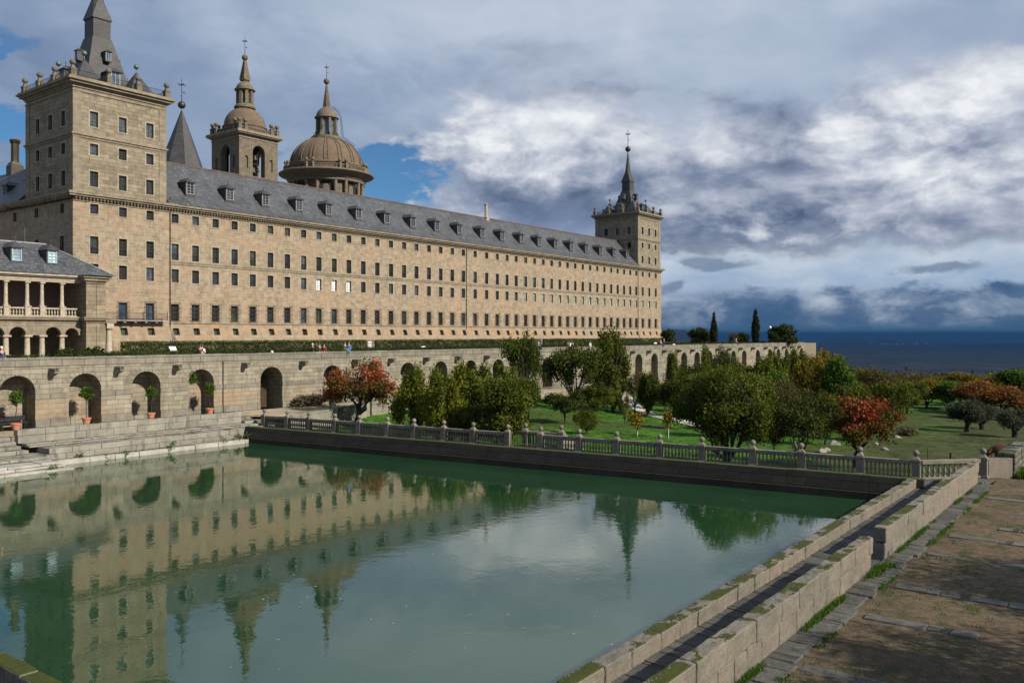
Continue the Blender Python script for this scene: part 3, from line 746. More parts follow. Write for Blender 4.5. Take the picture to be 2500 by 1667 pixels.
# ---- basilica dome
dcx, dcy = 185.2, 216.0
bd = thing('basilica_dome', 'great ribbed stone dome with glazed lantern and scaffold ladder rising behind the slate roof', 'dome', (dcx, dcy, 30))
mb = MB(); mb.lathe((dcx,dcy,30), [(10.9,0),(10.9,28.4)], 64)
dr = part(mb, 'drum', M['church'], bd, smooth=True)
mb = MB()
for k in range(8):
    a0 = rad(-90+45*k+4)
    for da in (-14, 14):
        a = a0+rad(da)
        x, y = dcx+11.7*math.cos(a), dcy+11.7*math.sin(a); mb.lathe((x,y,46), [(.7,0),(.7,.6),(.62,.7),(.56,11.2),(.75,11.4),(.8,11.8)], 12)
part(mb, 'half_column', M['church'], dr, smooth=True)
for k in range(8):
    a0 = rad(-90+45*k+4+22.5*0); mb = MB()
    pts = []
    for i in range(15):
        t = math.pi*i/14; pts.append((2.1*math.cos(t), 55.0+2.1*math.sin(t)))
    pts = [(2.1, 46.0)]+pts+[(-2.1, 46.0)]
    V = []
    for rr2 in (11.05, 10.3):
        for u, z in pts:
            a = a0+u/11.0; V.append((dcx+rr2*math.cos(a), dcy+rr2*math.sin(a), z))
    n = len(pts); mb.add(V, [tuple(range(n))]+[(i, i+1, n+i+1, n+i) for i in range(n-1)])
    part(mb, 'window', M['void_shade'], dr)
for k in range(8):
    a0 = rad(-90+45*k+4); mb = MB()
    for i in range(14):
        t0, t1 = math.pi*i/14, math.pi*(i+1)/14
        q = []
        for rr2, s in ((11.25, 2.15), (11.25, 2.75)):
            for t in (t0, t1): a = a0+s*math.cos(t)/11.0; q.append((dcx+rr2*math.cos(a), dcy+rr2*math.sin(a), 55.0+s*math.sin(t)))
        mb.quad(q[0], q[1], q[3], q[2])
    part(mb, 'arch_moulding', M['trim'], dr)
mb = MB(); mb.lathe((dcx,dcy,57.4), [(11.2,-.6),(12.3,-.4),(12.3,.4),(12.6,.5),(12.6,1.3),(13.4,1.6),(14.9,2.1),(15.2,2.3),(15.2,2.6),(14.9,2.8),(12.8,2.9)], 72)
part(mb, 'cornice', M['church'], dr, smooth=False)
mb = MB(); mb.lathe((dcx,dcy,60.3), [(13.6,0),(13.6,.3),(13.0,.3),(13.0,0)], 64, cap=False); mb.lathe((dcx,dcy,61.5), [(13.1,0),(13.55,0),(13.55,.3),(13.1,.3)], 64, cap=False)
for k in range(150):
    a = 2*math.pi*k/150; x, y = dcx+13.3*math.cos(a), dcy+13.3*math.sin(a); mb.box(x-.12, x+.12, y-.12, y+.12, 60.5, 61.5)
part(mb, 'parapet', M['church'], dr)
first = None
for k in range(8):
    for da in (-4.5, 4.5):
        a = rad(-90+45*k+26.5+da)
        if first is None:
            m2 = MB(); m2.sq((0,0,0), [(.5,0),(.5,1.5),(.25,1.7),(.2,2.0)]); m2.ball((0,0,2.6), .62, 12, 8); first = bpy.data.objects.new('ball_finial', m2.mesh('ball_finial', M['church'], smooth=True)); link(first, bd); o = first
        else: o = first.copy(); link(o, bd)
        o.location = (13.4*math.cos(a), 13.4*math.sin(a), 30.3)
prof = [(12.1,0),(12.1,1.8),(12.4,1.9),(12.4,2.3),(11.8,2.5)]+[(11.6*math.cos(rad(a)), 2.5+9.6*math.sin(rad(a))) for a in range(2, 66, 4)]
mb = MB(); mb.lathe((dcx,dcy,60.4), prof, 96)
sh = part(mb, 'dome_shell', M['dome'], bd, smooth=True)
for k in range(16):
    for da in (-2.8, 2.8):
        mb = MB(); a = rad(22.5*k+4+da); c, s = math.cos(a), math.sin(a)
        for b in range(2, 62, 5):
            r0, z0 = 11.6*math.cos(rad(b)), 62.9+9.6*math.sin(rad(b)); r1, z1 = 11.6*math.cos(rad(b+5)), 62.9+9.6*math.sin(rad(b+5))
            w = .2*(.35+.65*r0/11.6); e = .2
            px_, py_ = -s*w, c*w
            V = []
            for r_, z_ in ((r0, z0), (r1, z1)):
                for sg in (-1, 1):
                    for ee in (-.05, e): V.append((dcx+(r_+ee)*c+sg*px_, dcy+(r_+ee)*s+sg*py_, z_+ee*.5))
            mb.add(V, [(1,3,7,5),(0,1,5,4),(2,3,7,6)])
        part(mb, 'rib', M['dome'], sh)
mb = MB(); z = 71.2
mb.lathe((dcx,dcy,z), [(4.6,0),(5.1,.4),(5.1,.9),(4.7,1.0),(4.7,1.3)], 48)
mb.lathe((dcx,dcy,z+7.2), [(3.2,-.2),(3.3,0),(3.9,.25),(3.9,.55),(3.5,.6)]+[(3.4*math.cos(rad(a)), .6+3.3*math.sin(rad(a))) for a in range(2, 72, 6)], 32)
for k in range(8):
    a = rad(22.5+45*k); c, s = math.cos(a), math.sin(a)
    mb.obox((dcx+2.5*c, dcy+2.5*s), (dcx+3.5*c, dcy+3.5*s), .75, z+1.3, z+7.1)
    mb.obox((dcx+3.5*c, dcy+3.5*s), (dcx+4.4*c, dcy+4.4*s), .6, z+1.3, z+3.2, z+1.6)
ln = part(mb, 'lantern', M['church'], bd)
mb = MB(); mb.lathe((dcx,dcy,z+1.3), [(2.65,0),(2.65,5.8)], 8, rad(22.5)); part(mb, 'glazing', M['glass_blue'], ln)
mb = MB(); mb.lathe((dcx,dcy,81.9), [(1.3,0),(1.35,.3),(1.15,.5),(1.15,.9),(1.2,1.0),(.25,8.0)], 8); mb.ball((dcx,dcy,90.8), .98, 18, 12)
part(mb, 'spire', M['dome'], ln, smooth=True)
mb = MB(); spire_cross(mb, (dcx,dcy), 91.7, 5.0); part(mb, 'cross', M['iron'], ln)
# service ladder up the right side of the lantern
mb = MB()
lad = []
for r_, z_ in ((9.0,69.5),(6.6,71.4),(5.0,72.6),(4.7,76),(4.4,79),(3.4,80.9),(1.7,82.4)):
    lad.append((r_, z_))
for off in (-.35, .35):
    c, s = RT.x, RT.y
    mb.tube([(dcx+r_*c-s*off, dcy+r_*s+c*off, z_) for r_, z_ in lad], .04, 5); mb.tube([(dcx+(r_+.45)*c-s*off, dcy+(r_+.45)*s+c*off, z_+.2) for r_, z_ in lad], .035, 5)
for i in range(len(lad)-1):
    for k in range(5):
        f = k/5; r_ = lad[i][0]*(1-f)+lad[i+1][0]*f; z_ = lad[i][1]*(1-f)+lad[i+1][1]*f
        mb.tube([(dcx+r_*RT.x, dcy+r_*RT.y, z_), (dcx+(r_+.45)*RT.x, dcy+(r_+.45)*RT.y, z_+.2)], .03, 4)
part(mb, 'ladder', M['iron'], bd)

# ---- sunny loggia at the left (two storeys of columns, slate roof)
lg = thing('loggia', 'two-storey sunlit loggia with slender columns, balusters and round arches at the far left', 'building', (38, 97, GZ))
LY = 96.0
cols = [46.75, 44.85, 42.74, 41.23, 39.12, 37.02, 35.5, 33.4, 31.3, 29.8, 27.7, 25.6, 24.1, 22.0]
mb = MB(); first = None
for x in cols[1:]:
    for z0, h, nm in ((GZ, 2.95, 'column'), (11.28, 2.62, 'upper_column')):
        m2 = MB(); r = .3 if z0 < 6 else .2
        m2.lathe((x, LY, z0), [(r*1.25,0),(r*1.25,.15),(r,.25),(r*.96,h*.5),(r*.86,h-.3),(r*1.1,h-.25),(r*.95,h-.18)], 14); m2.sq((x, LY, z0+h-.18), [(r*1.35,0),(r*1.35,.18)])
        part(m2, nm, M['stone_smooth'], lg, smooth=True)
fn = lambda u, v, d: (u, LY-.3+d, v)
mb = MB()
kinds = ['A','A','L','A','A','L','A','A','L','A','A','L','A']
for i in range(len(cols)-1):
    b, a = cols[i], cols[i+1]
    if kinds[i] == 'A': arch_bay(mb, fn, a, b, (a+b)/2, (b-a)/2-.22, 8.15, 8.2, 9.5, .6, back=False)
    else: mb.box(a-.3, b+.3, LY-.34, LY+.3, 8.15, 8.4); mb.box(a, b, LY-.3, LY+.3, 8.4, 9.5); mb.box(a+.25, b-.25, LY-.33, LY-.3, 8.6, 9.2)
part(mb, 'arcade', M['trim'], lg)
mb = MB(); xw = cols[-1]
for q, a, b in ((.05, 9.5, 9.8), (.35, 9.8, 10.0), (.45, 10.0, 10.17)): mb.box(xw, 47.2, LY-.3-q, LY+.2, a, b)
mb.box(xw, 49.0, LY+.2, 101.5, 9.8, 10.0)
part(mb, 'floor_cornice', M['trim'], lg)
mb = MB()
for q, a, b in ((.02, 13.9, 14.1), (.08, 14.1, 14.4), (.3, 14.4, 14.55), (.5, 14.55, 14.75)): mb.box(xw, 47.2, LY-.3-q, LY+.3, a, b)
mb.box(xw, 49.0, LY+.3, 101.5, 14.2, 14.4)
part(mb, 'entablature', M['stone_smooth'], lg)
for x in cols[1:]:
    m2 = MB(); m2.sq((x, LY, 10.17), [(.33,0),(.33,.12),(.27,.14),(.27,.95),(.32,.97),(.32,1.11)]); part(m2, 'pedestal', M['stone_smooth'], lg)
mb = MB()
for i in range(len(cols)-1):
    b, a = cols[i]-.3, cols[i+1]+.3
    n = int((b-a)/.28)
    for k in range(n): mb.lathe((a+(b-a)*(k+.5)/n, LY, 10.3), [(.07,0),(.05,.1),(.1,.28),(.045,.5),(.07,.66)], 8)
    mb.box(a, b, LY-.13, LY+.13, 10.17, 10.3); mb.box(a, b, LY-.15, LY+.15, 10.96, 11.12)
part(mb, 'baluster_row', M['stone_smooth'], lg)
mb = MB(); mb.box(xw, 49, 101.0, 101.3, 10.0, 14.2); mb.box(48.6, 49, LY+.6, 101, 10, 14.2); part(mb, 'back_wall', M['plaster'], lg)
mb = MB(); fb = lambda u, v, d: (u, 100.5+d, v)
for i in range(len(cols)-1): 
    b, a = cols[i], cols[i+1]; mb.quad(fb(a,GZ,0), fb(b,GZ,0), fb(b,9.8,0), fb(a,9.8,0))
mb.box(xw, 49, 101.31, 101.5, GZ, 9.8); part(mb, 'lower_wall', M['church'], lg)
# end pier with pilasters and corner column
mb = MB(); x0, x1, yy = 46.9, 48.95, 94.7
mb.box(x0, x1, yy, 101.5, GZ-.3, 9.5); mb.box(x0, x1, yy, 101.5, 10.17, 14.0)
mb.box(x0-.06, x0+.85, yy-.08, yy, GZ, 9.3); mb.box(x0+1.1, x1+.06, yy-.08, yy, GZ, 9.3); mb.box(x0-.06, x0+.85, yy-.08, yy, 10.17, 13.7); mb.box(x0+1.1, x1+.06, yy-.08, yy, 10.17, 13.7)
for q, a, b in ((.1, 9.5, 9.8), (.4, 9.8, 10.0), (.5, 10.0, 10.17), (.06, 11.0, 11.12), (.12, 13.9, 14.2), (.35, 14.2, 14.5), (.55, 14.5, 14.75)): mb.box(x0-q, x1+q, yy-q, 101.2, a+.002, b)
mb.box(48.9, 50.6, 95.2, 96.6, 9.5, 10.168)
pr_ = part(mb, 'end_pier', M['tower'], lg)
mb = MB(); mb.lathe((49.9, 95.6, GZ), [(.42,0),(.42,.2),(.36,.3),(.3,3.5),(.4,3.6),(.36,3.7)], 16); mb.sq((49.9,95.6,GZ+3.7), [(.48,0),(.48,.2),(.4,.2),(.4,.6)])
part(mb, 'corner_column', M['stone_smooth'], pr_, smooth=True)
mb = MB(); e = 14.78; xe, ye = 49.8, 93.9
mb.add([(xw,LY-.9,e),(46.2,LY-.9,e),(46.2,ye,e),(xe,ye,e),(xe,102.4,e),(xw,102.4,e),(xw,99.2,18.25),(44.6,99.2,18.25)], [(0,1,7,6),(1,2,3,7),(3,4,7),(4,5,6,7)])
mb.add([(1,1,1)], []) if False else None
lr = part(mb, 'roof', M['slate'], lg)
mb = MB(); mb.tube([(xw,99.2,18.3),(44.6,99.2,18.3)], .1, 6); mb.tube([(44.6,99.2,18.3),(xe,ye,e+.03)], .07, 6); part(mb, 'ridge', M['lead'], lr)
dl = None
for x in (44.0, 40.35, 36.6, 32.9):
    if dl is None: dl = dormer_proto(lg, .95, 1.35, M['frame_blue'], M['pale_glass'], M['slate_dark'], 1.0, 'dormer', .22); o = dl
    else: o = copy_tree(dl, lg)
    o.location = (x-38, 96.35-97, 16.05-GZ)
# ---- iron balcony linking loggia and front
bal = thing('balcony', 'long iron-railed balcony on stone brackets between the loggia and the near tower front', 'balcony', (60, FY, 10))
mb = MB(); mb.box(53.0, 66.9, FY-1.25, FY-.13, 10.08, 10.2); mb.mi = 0; part(mb, 'slab', M['lead'], bal)
for x in [56.0+1.55*k for k in range(7)]:
    mb = MB(); mb.box(x-.18, x+.18, FY-1.1, FY-.13, 9.85, 10.06); mb.box(x-.14, x+.14, FY-.7, FY-.13, 9.65, 9.85); part(mb, 'bracket', M['trim'], bal)
mb = MB()
for k in range(90):
    x = 53.2+13.6*k/89; mb.box(x-.012, x+.012, FY-1.2, FY-1.176, 10.2, 11.2)
for z in (10.35, 11.2): mb.box(53.1, 66.9, FY-1.21, FY-1.165, z-.025, z+.025)
for x in (56.8, 60, 63.2, 66.85): mb.box(x-.03, x+.03, FY-1.22, FY-1.15, 10.2, 11.35)
part(mb, 'railing', M['iron'], bal)
# doors in the garden wall of the front
for x, m_, lb, nm in ((58.35, M['paint_blue'], 'blue studded door in the foot of the near tower', 'blue'), (158.3, M['paint_blue'], 'dark blue door in the foot of the long front below its middle', 'dark'), (106.0, M['white'], 'small white door panel set in the climber wall', 'white')):
    dd = thing('door', lb, 'door', (x, FY-.9, GZ))
    w, h = (.95, 2.1) if nm != 'white' else (.9, 1.9)
    mb = MB(); mb.box(x-w/2, x+w/2, FY-.95, FY-.87, GZ, GZ+h); lf = part(mb, 'leaf', m_, dd)
    if nm != 'white':
        mb = MB()
        for i in range(4):
            for j in range(7): mb.ball((x-w/2+w*(i+.5)/4, FY-.96, GZ+h*(j+.5)/7), .035, 5, 3)
        part(mb, 'stud', M['lead'], lf)
    mb = MB(); mb.box(x-w/2-.3, x-w/2, FY-1.0, FY-.85, GZ, GZ+h+.15); mb.box(x+w/2, x+w/2+.3, FY-1.0, FY-.85, GZ, GZ+h+.15); mb.box(x-w/2, x+w/2, FY-1.0, FY-.85, GZ+h, GZ+h+.15)
    part(mb, 'door_frame', M['trim'], dd)
# ================================================================== TERRAIN
def sst(x, a, b):
    t = np.clip((x-a)/(b-a), 0, 1); return t*t*(3-2*t)
def vnoise(x, y, s, seed=0):
    x = np.asarray(x, float)/s; y = np.asarray(y, float)/s
    xi = np.floor(x).astype(np.int64); yi = np.floor(y).astype(np.int64); fx = x-xi; fy = y-yi
    def h(i, j):
        n = (i*374761393+j*668265263+seed*1442695041) & 0x7fffffff
        n = ((n ^ (n >> 13))*1274126177) & 0x7fffffff
        return (n ^ (n >> 16)) % 10007/10007.0
    fx = fx*fx*(3-2*fx); fy = fy*fy*(3-2*fy)
    return (h(xi,yi)*(1-fx)+h(xi+1,yi)*fx)*(1-fy)+(h(xi,yi+1)*(1-fx)+h(xi+1,yi+1)*fx)*fy
def zt(x, y):
    x = np.asarray(x, float); y = np.asarray(y, float)
    e = x-(42.28+(57.05-y)*.1077)
    z = -.75-.018*np.clip(e, 0, 120)-.065*np.clip(e-120, 0, 300)-.085*np.clip(e-420, 0, 1500)
    z = z-150*sst(e, 1500, 4500)-141*sst(e, 3500, 9000)
    z = np.maximum(z, -440)
    z = z+2.1*np.exp(-np.clip(63.3-y, 0, 400)/9.0)*sst(y, -400, 0)*(1-sst(e, 60, 170))
    z = z+(vnoise(x, y, 9, 1)-.5)*.45*sst(e, 3, 14)+(vnoise(x, y, 2.5, 5)-.5)*.12*sst(e, 1, 5)
    z = z+(vnoise(x, y, 900, 2)-.5)*60*sst(e, 3000, 7000)+(vnoise(x, y, 60, 2)-.5)*4*sst(e, 200, 400)
    z = np.where(y < 7, z*(1-(1-sst(y, 3, 7))*(1-sst(e, 4, 16)))+.66*(1-sst(y, 3, 7))*(1-sst(e, 4, 16)), z)
    z = np.where(e < -.6, -1.6, z)
    z = np.where((y > 66) & (x < 185), -3.0, z)
    return z
def steps(a, fine0, fine1, df, b, grow=1.13):
    xs = list(np.arange(fine0, fine1+1e-6, df)); d = df
    x = fine1
    while x < b: d *= grow; x += d; xs.append(x)
    d = df; x = fine0
    while x > a: d *= grow; x -= d; xs.insert(0, x)
    return np.array(xs)
gx = steps(-600, 40, 150, 1.2, 47500, 1.12); gy = steps(-44000, -15, 66, 1.2, 44000, 1.12)
GX, GY = np.meshgrid(gx, gy, indexing='ij'); GZZ = zt(GX, GY)
def grid_mesh(name, X, Y, Z, mat, smooth=True):
    nx_, ny_ = X.shape
    v = np.stack([X, Y, Z], -1).reshape(-1, 3).astype(np.float32)
    i, j = np.meshgrid(np.arange(nx_-1), np.arange(ny_-1), indexing='ij'); a = (i*ny_+j).ravel()
    f = np.stack([a, a+ny_, a+ny_+1, a+1], -1).astype(np.int32)
    return raw_mesh(name, v, f, mat, smooth)
def raw_mesh(name, v, f, mats, smooth=False, attr=None):
    me = bpy.data.meshes.new(name); nf = len(f)
    me.vertices.add(len(v)); me.vertices.foreach_set('co', np.asarray(v, np.float32).ravel())
    me.loops.add(nf*4); me.loops.foreach_set('vertex_index', np.asarray(f, np.int32).ravel())
    me.polygons.add(nf); me.polygons.foreach_set('loop_start', np.arange(0, nf*4, 4, dtype=np.int32)); me.polygons.foreach_set('loop_total', np.full(nf, 4, np.int32))
    if smooth: me.polygons.foreach_set('use_smooth', np.ones(nf, bool))
    for m in (mats if isinstance(mats, (list, tuple)) else [mats]): me.materials.append(m)
    if attr is not None:
        a = me.attributes.new('lc', 'FLOAT', 'FACE'); a.data.foreach_set('value', np.asarray(attr, np.float32))
    me.update(calc_edges=True); me.validate()
    return me
def ground_mat():
    m, t, b = mat_new('meadow_and_plain')
    P = t.node('NewGeometry').outputs['Position']; px, py, pz = t.sep(P)
    n1 = t.noise(P, .09, 5, .6); n2 = t.noise(P, 1.6, 6, .7); n3 = t.noise(P, 9, 3, .7); n0 = t.noise(P, .03, 4, .6)
    lawn = t.mix(t.sstep(n2, .35, .65), (.024,.082,.005), (.07,.175,.012))
    dryg = t.mix(t.sstep(n2, .38, .62), (.03,.055,.01), (.075,.075,.028))
    # the mown lawn lies in the northern half, the rough pasture in the south
    ly = t.math('ADD', py, t.math('MULTIPLY', t.math('SUBTRACT', n1, .5), 26)); lf = t.sstep(ly, 16, 30)
    g = t.mix(lf, dryg, lawn)
    g = t.mix(t.math('MULTIPLY', t.sstep(n0, .52, .6), .5), g, (.06,.055,.026))
    g = t.mix(.9, g, t.ramp(n3, [(.3,.4),(.7,1.5)]), 'MULTIPLY'); g = t.mix(.8, g, t.ramp(t.noise(P, .45, 5, .7), [(.35,.55),(.65,1.35)]), 'MULTIPLY')  # grass mottling, its dark patches also standing in for tree shadows on pasture
    v1 = t.noise(P, .0011, 6, .65); v2 = t.noise(P, .006, 5, .7); v3 = t.noise(P, .022, 4, .7)
    far = t.mix(t.sstep(v1, .42, .6), (.01,.014,.009), (.042,.04,.025))
    far = t.mix(t.math('MULTIPLY', t.sstep(v3, .45, .58), .75), far, (.002,.004,.003))
    far = t.mix(t.math('MULTIPLY', t.sstep(v2, .6, .66), .6), far, (.07,.064,.042))
    ff = t.sstep(px, 320, 900)
    t.set(b.inputs['Base Color'], t.mix(ff, g, far)); b.inputs['Roughness'].default_value = .95; b.inputs['Specular IOR Level'].default_value = .15
    t.set(b.inputs['Normal'], t.bump(t.math('ADD', n3, n2), .8, .12))
    return m
gm = grid_mesh('ground', GX, GY, GZZ, ground_mat())
go = bpy.data.objects.new('ground', gm); link(go); tag(go, 'green lawn and rough pasture falling away to a wide dark plain', 'ground', kind='structure')

# upper garden platform
def struct(mb, name, mats, label, cat='ground', smooth=False):
    o = bpy.data.objects.new(name, mb.mesh(name, mats, (0,0,0), smooth)); link(o); WO[o.name] = (0,0,0)
    return tag(o, label, cat, kind='structure')
M['gravel'] = masonry('garden_gravel', (.26,.22,.17), (.24,.2,.155), (.24,.2,.155), 5, 5, .0, stain=(.12,.11,.07), stain_amt=.4, streak=0, bump=.3)
mb = MB(); mb.prism([(-120,69.0),(191.9,69.0),(191.9,104),(330,104),(330,330),(-120,330)], -6, GZ); mb.box(-120, 191.9, 65.1, 69.0, 4.9, GZ-.004); mb.box(-120, 191.9, 64.06, 65.3, 5.36, 5.6)
struct(mb, 'garden_terrace', M['gravel'], 'raised gravel terrace between the arcaded wall and the monastery')

# ================================================================== ARCADED TERRACE WALL
AY = 63.3
ARC = [7.5,12.2,17.0,21.8,26.54,31.26,36.04,40.86,47.91,54.98,60.2,65.35,70.53,75.68,80.91,86.1,91.24,96.4,101.3,106.1,110.9,115.78,120.92,126.28,131.48,136.55,141.8,147.0,152.4,157.6,164.66,171.34,176.2,181.04,185.81,190.6]
aw = thing('arcaded_wall', 'long grey granite retaining wall with a row of deep round-arched niches below the monastery garden', 'wall', (100, AY, 0))
fw_ = lambda u, v, d: (u, AY+d, v)
mb = MB(); ends = [5.0]+[(ARC[i]+ARC[i+1])/2 for i in range(len(ARC)-1)]+[192.3]
for i, c in enumerate(ARC):
    r = 1.2 if i < 9 else 1.13
    arch_bay(mb, fw_, ends[i], ends[i+1], c, min(r, ends[i+1]-c-.05), -2.5, 4.13, 5.95, 5.5 if i == 8 else 1.55)
mb.quad((192.3,AY,-2.5),(192.3,AY+50,-2.5),(192.3,AY+50,5.95),(192.3,AY,5.95))
part(mb, 'masonry', M['arcade'], aw)
mb = MB()
x = 5.0; k = 0
while x < 192.4:
    w = 1.3+rng.random()*.9; x2 = min(x+w, 192.4)
    mb.box(x+.006, x2-.006, AY-.07, AY+.75, 5.955, 6.56+rng.random()*.03-(.015)); x = x2
mb.box(192.35, 192.6, AY+.76, AY+50, 5.955, 6.56)
o = part(mb, 'coping', M['coping'], aw)
mb = MB()
for i, c in enumerate(ARC):
    r = 1.2 if i < 9 else 1.13
    mb.box(ends[i], c-r, AY-.045, AY+.01, 3.6, 3.93); mb.box(min(c+r, ends[i+1]-.02), ends[i+1], AY-.045, AY+.01, 3.6, 3.93)
    if i < 9 and False: pass
    mb.box(ends[i], c-r-.0, AY-.06, AY+.01, 1.0, 2.15); mb.box(min(c+r, ends[i+1]-.02), ends[i+1], AY-.06, AY+.01, 1.0, 2.15)
part(mb, 'string_course', M['coping'], aw)
# voussoir rings, slightly proud, with open joints
mb = MB()
for i, c in enumerate(ARC[3:30]):
    r = 1.2 if i+3 < 9 else 1.13; n = 13
    for k in range(n):
        t0, t1 = math.pi*(k+.03)/n, math.pi*(k+.97)/n; r2 = r+.52
        P = [(c+r*math.cos(t0),4.13+r*math.sin(t0)),(c+r2*math.cos(t0),4.13+r2*math.sin(t0)),(c+r2*math.cos(t1),4.13+r2*math.sin(t1)),(c+r*math.cos(t1),4.13+r*math.sin(t1))]
        mb.add([(x_, AY-.022, z_) for x_, z_ in P]+[(x_, AY+.01, z_) for x_, z_ in P], [(0,1,2,3),(0,1,5,4),(1,2,6,5),(2,3,7,6),(3,0,4,7)])
part(mb, 'arch_ring', M['arcade'], aw)
spx = [19.4,24.1,28.85,33.66,38.49,44.96,51.22,57.69,62.59,67.9,73.1,78.3,83.5,88.7,93.9,98.9,103.7,108.5,113.3,118.4,123.6,128.9,134.0,139.2,144.4,149.7,155.0,161.1,168.0,173.8,178.6,183.4,188.2]
first = None
for x in spx:
    if first is None:
        m2 = MB(); m2.add([(-.19,0,-.25),(.19,0,-.25),(.16,-.8,-.02),(-.16,-.8,-.02),(-.19,0,.22),(.19,0,.22),(.16,-.85,.2),(-.16,-.85,.2)], [(0,1,2,3),(0,1,5,4),(1,2,6,5),(2,3,7,6),(3,0,4,7),(4,5,6,7)])
        m2.box(-.19, -.09, -.84, 0, .22, .3); m2.box(.09, .19, -.84, 0, .22, .3)
        first = bpy.data.objects.new('water_spout', m2.mesh('water_spout', M['coping'])); link(first, aw); o = first
    else: o = first.copy(); link(o, aw)
    o.location = (x-100, 0, 5.45)
mb = MB(); mb.box(42.88, 42.96, AY-.06, AY, .9, 5.95); part(mb, 'downpipe', M['iron'], aw)
mb = MB(); mb.box(46.72, 49.1, AY+5.2, AY+5.3, 1.5, 5.4); part(mb, 'door', M['wood_door'], aw)
mb = MB(); mb.obox((47.9,AY+3.0),(48.9,AY+1.9), .06, 1.55, 4.1); part(mb, 'open_door_leaf', M['wood_door'], aw)

# ================================================================== POOL SURROUND (north side)
def jit_row(mb, x0, x1, y0, y1, z0, z1, lmin=1.0, lmax=1.8, j=.012, gap=.022, axis='x', topj=None):
    x = x0
    while x < x1-.05:
        l = lmin+random.random()*(lmax-lmin); e = min(x+l, x1)
        if x1-e < .35: e = x1
        a, b = (random.random()-.5)*2*j, (random.random()-.5)*2*(topj if topj is not None else j)
        if axis == 'x': mb.box(x+gap/2, e-gap/2, y0+a, y1+a, z0, z1+b)
        else: mb.box(y0+a, y1+a, x+gap/2, e-gap/2, z0, z1+b)
        x = e
TX = bpy.data.textures.new('worn_stone', 'CLOUDS'); TX.noise_scale = .28; TX.noise_depth = 4
def rough(o, st=.03, lv=3):
    m = o.modifiers.new('dense', 'SUBSURF'); m.subdivision_type = 'SIMPLE'; m.levels = 0; m.render_levels = lv
    d = o.modifiers.new('weathered', 'DISPLACE'); d.texture = TX; d.texture_coords = 'GLOBAL'; d.strength = st; d.mid_level = .5; return o
def bevel(o, w=.025, seg=2):
    m = o.modifiers.new('worn_edges', 'BEVEL'); m.width = w; m.segments = seg; m.limit_method = 'ANGLE'; return o
north = thing('pool_wall', 'stepped granite pool side in full sun under the arcaded wall, with a pale ledge at the waterline', 'wall', (32, 57, 0))
mb = MB(); jit_row(mb, 25.4, 39.6, 54.85, 55.5, -.8, .27, 1.6, 2.8, .02); bevel(part(mb, 'ledge', M['pale_stone'], north), .04)
mb = MB(); jit_row(mb, 25.0, 40.6, 55.55, 57.3, .28, .64, 1.1, 2.0, .01); bevel(part(mb, 'stained_course', M['streaked'], north), .018)
mb = MB(); jit_row(mb, 25.2, 40.8, 55.6, 57.3, .65, 1.0, 1.3, 2.2, .012); mb.box(24.9, 41, 56, 60, -.8, .6)
bevel(part(mb, 'lower_courses', M['pool_stone'], north), .018)
mb = MB(); jit_row(mb, 24.6, 41.0, 57.0, 58.3, 1.0, 1.1, 1.5, 2.6, .01); jit_row(mb, 24.6, 41.0, 57.35, 58.3, 1.1, 1.2, 1.5, 2.6, .01)
bevel(part(mb, 'step', M['pool_stone'], north), .04)
mb = MB(); jit_row(mb, 24.4, 41.1, 58.1, 58.62, 1.2, 1.68, 1.6, 2.8, .008); jit_row(mb, 24.35, 41.15, 58.08, 58.66, 1.69, 2.07, 1.2, 2.2, .012)
bevel(part(mb, 'parapet', M['pool_stone'], north), .02)
# steps and landing at its left end
st = thing('steps', 'broad worn stone steps leading down into the water at the left edge of the pool', 'steps', (22, 55, 0))
lv = [(16,25.35,52.62,60,-.8,.11),(16,25.1,53.25,60,.115,.26),(16,24.85,53.45,60,.265,.44),(15,24.9,54.9,60,.445,.62),(15,24.6,57.0,60,.625,.86),(15,24.4,57.6,60,.865,1.1),(15,24.35,58.2,60,1.105,1.33),(15,24.35,58.8,60.2,1.335,1.54)]
for a, b, c, d, e, f_ in lv:
    mb = MB(); jit_row(mb, a, b, c, d, e, f_, 1.2, 2.4, .03, .02); bevel(part(mb, 'step', M['pale_stone'] if f_ < .5 else M['pool_stone'], st), .04)
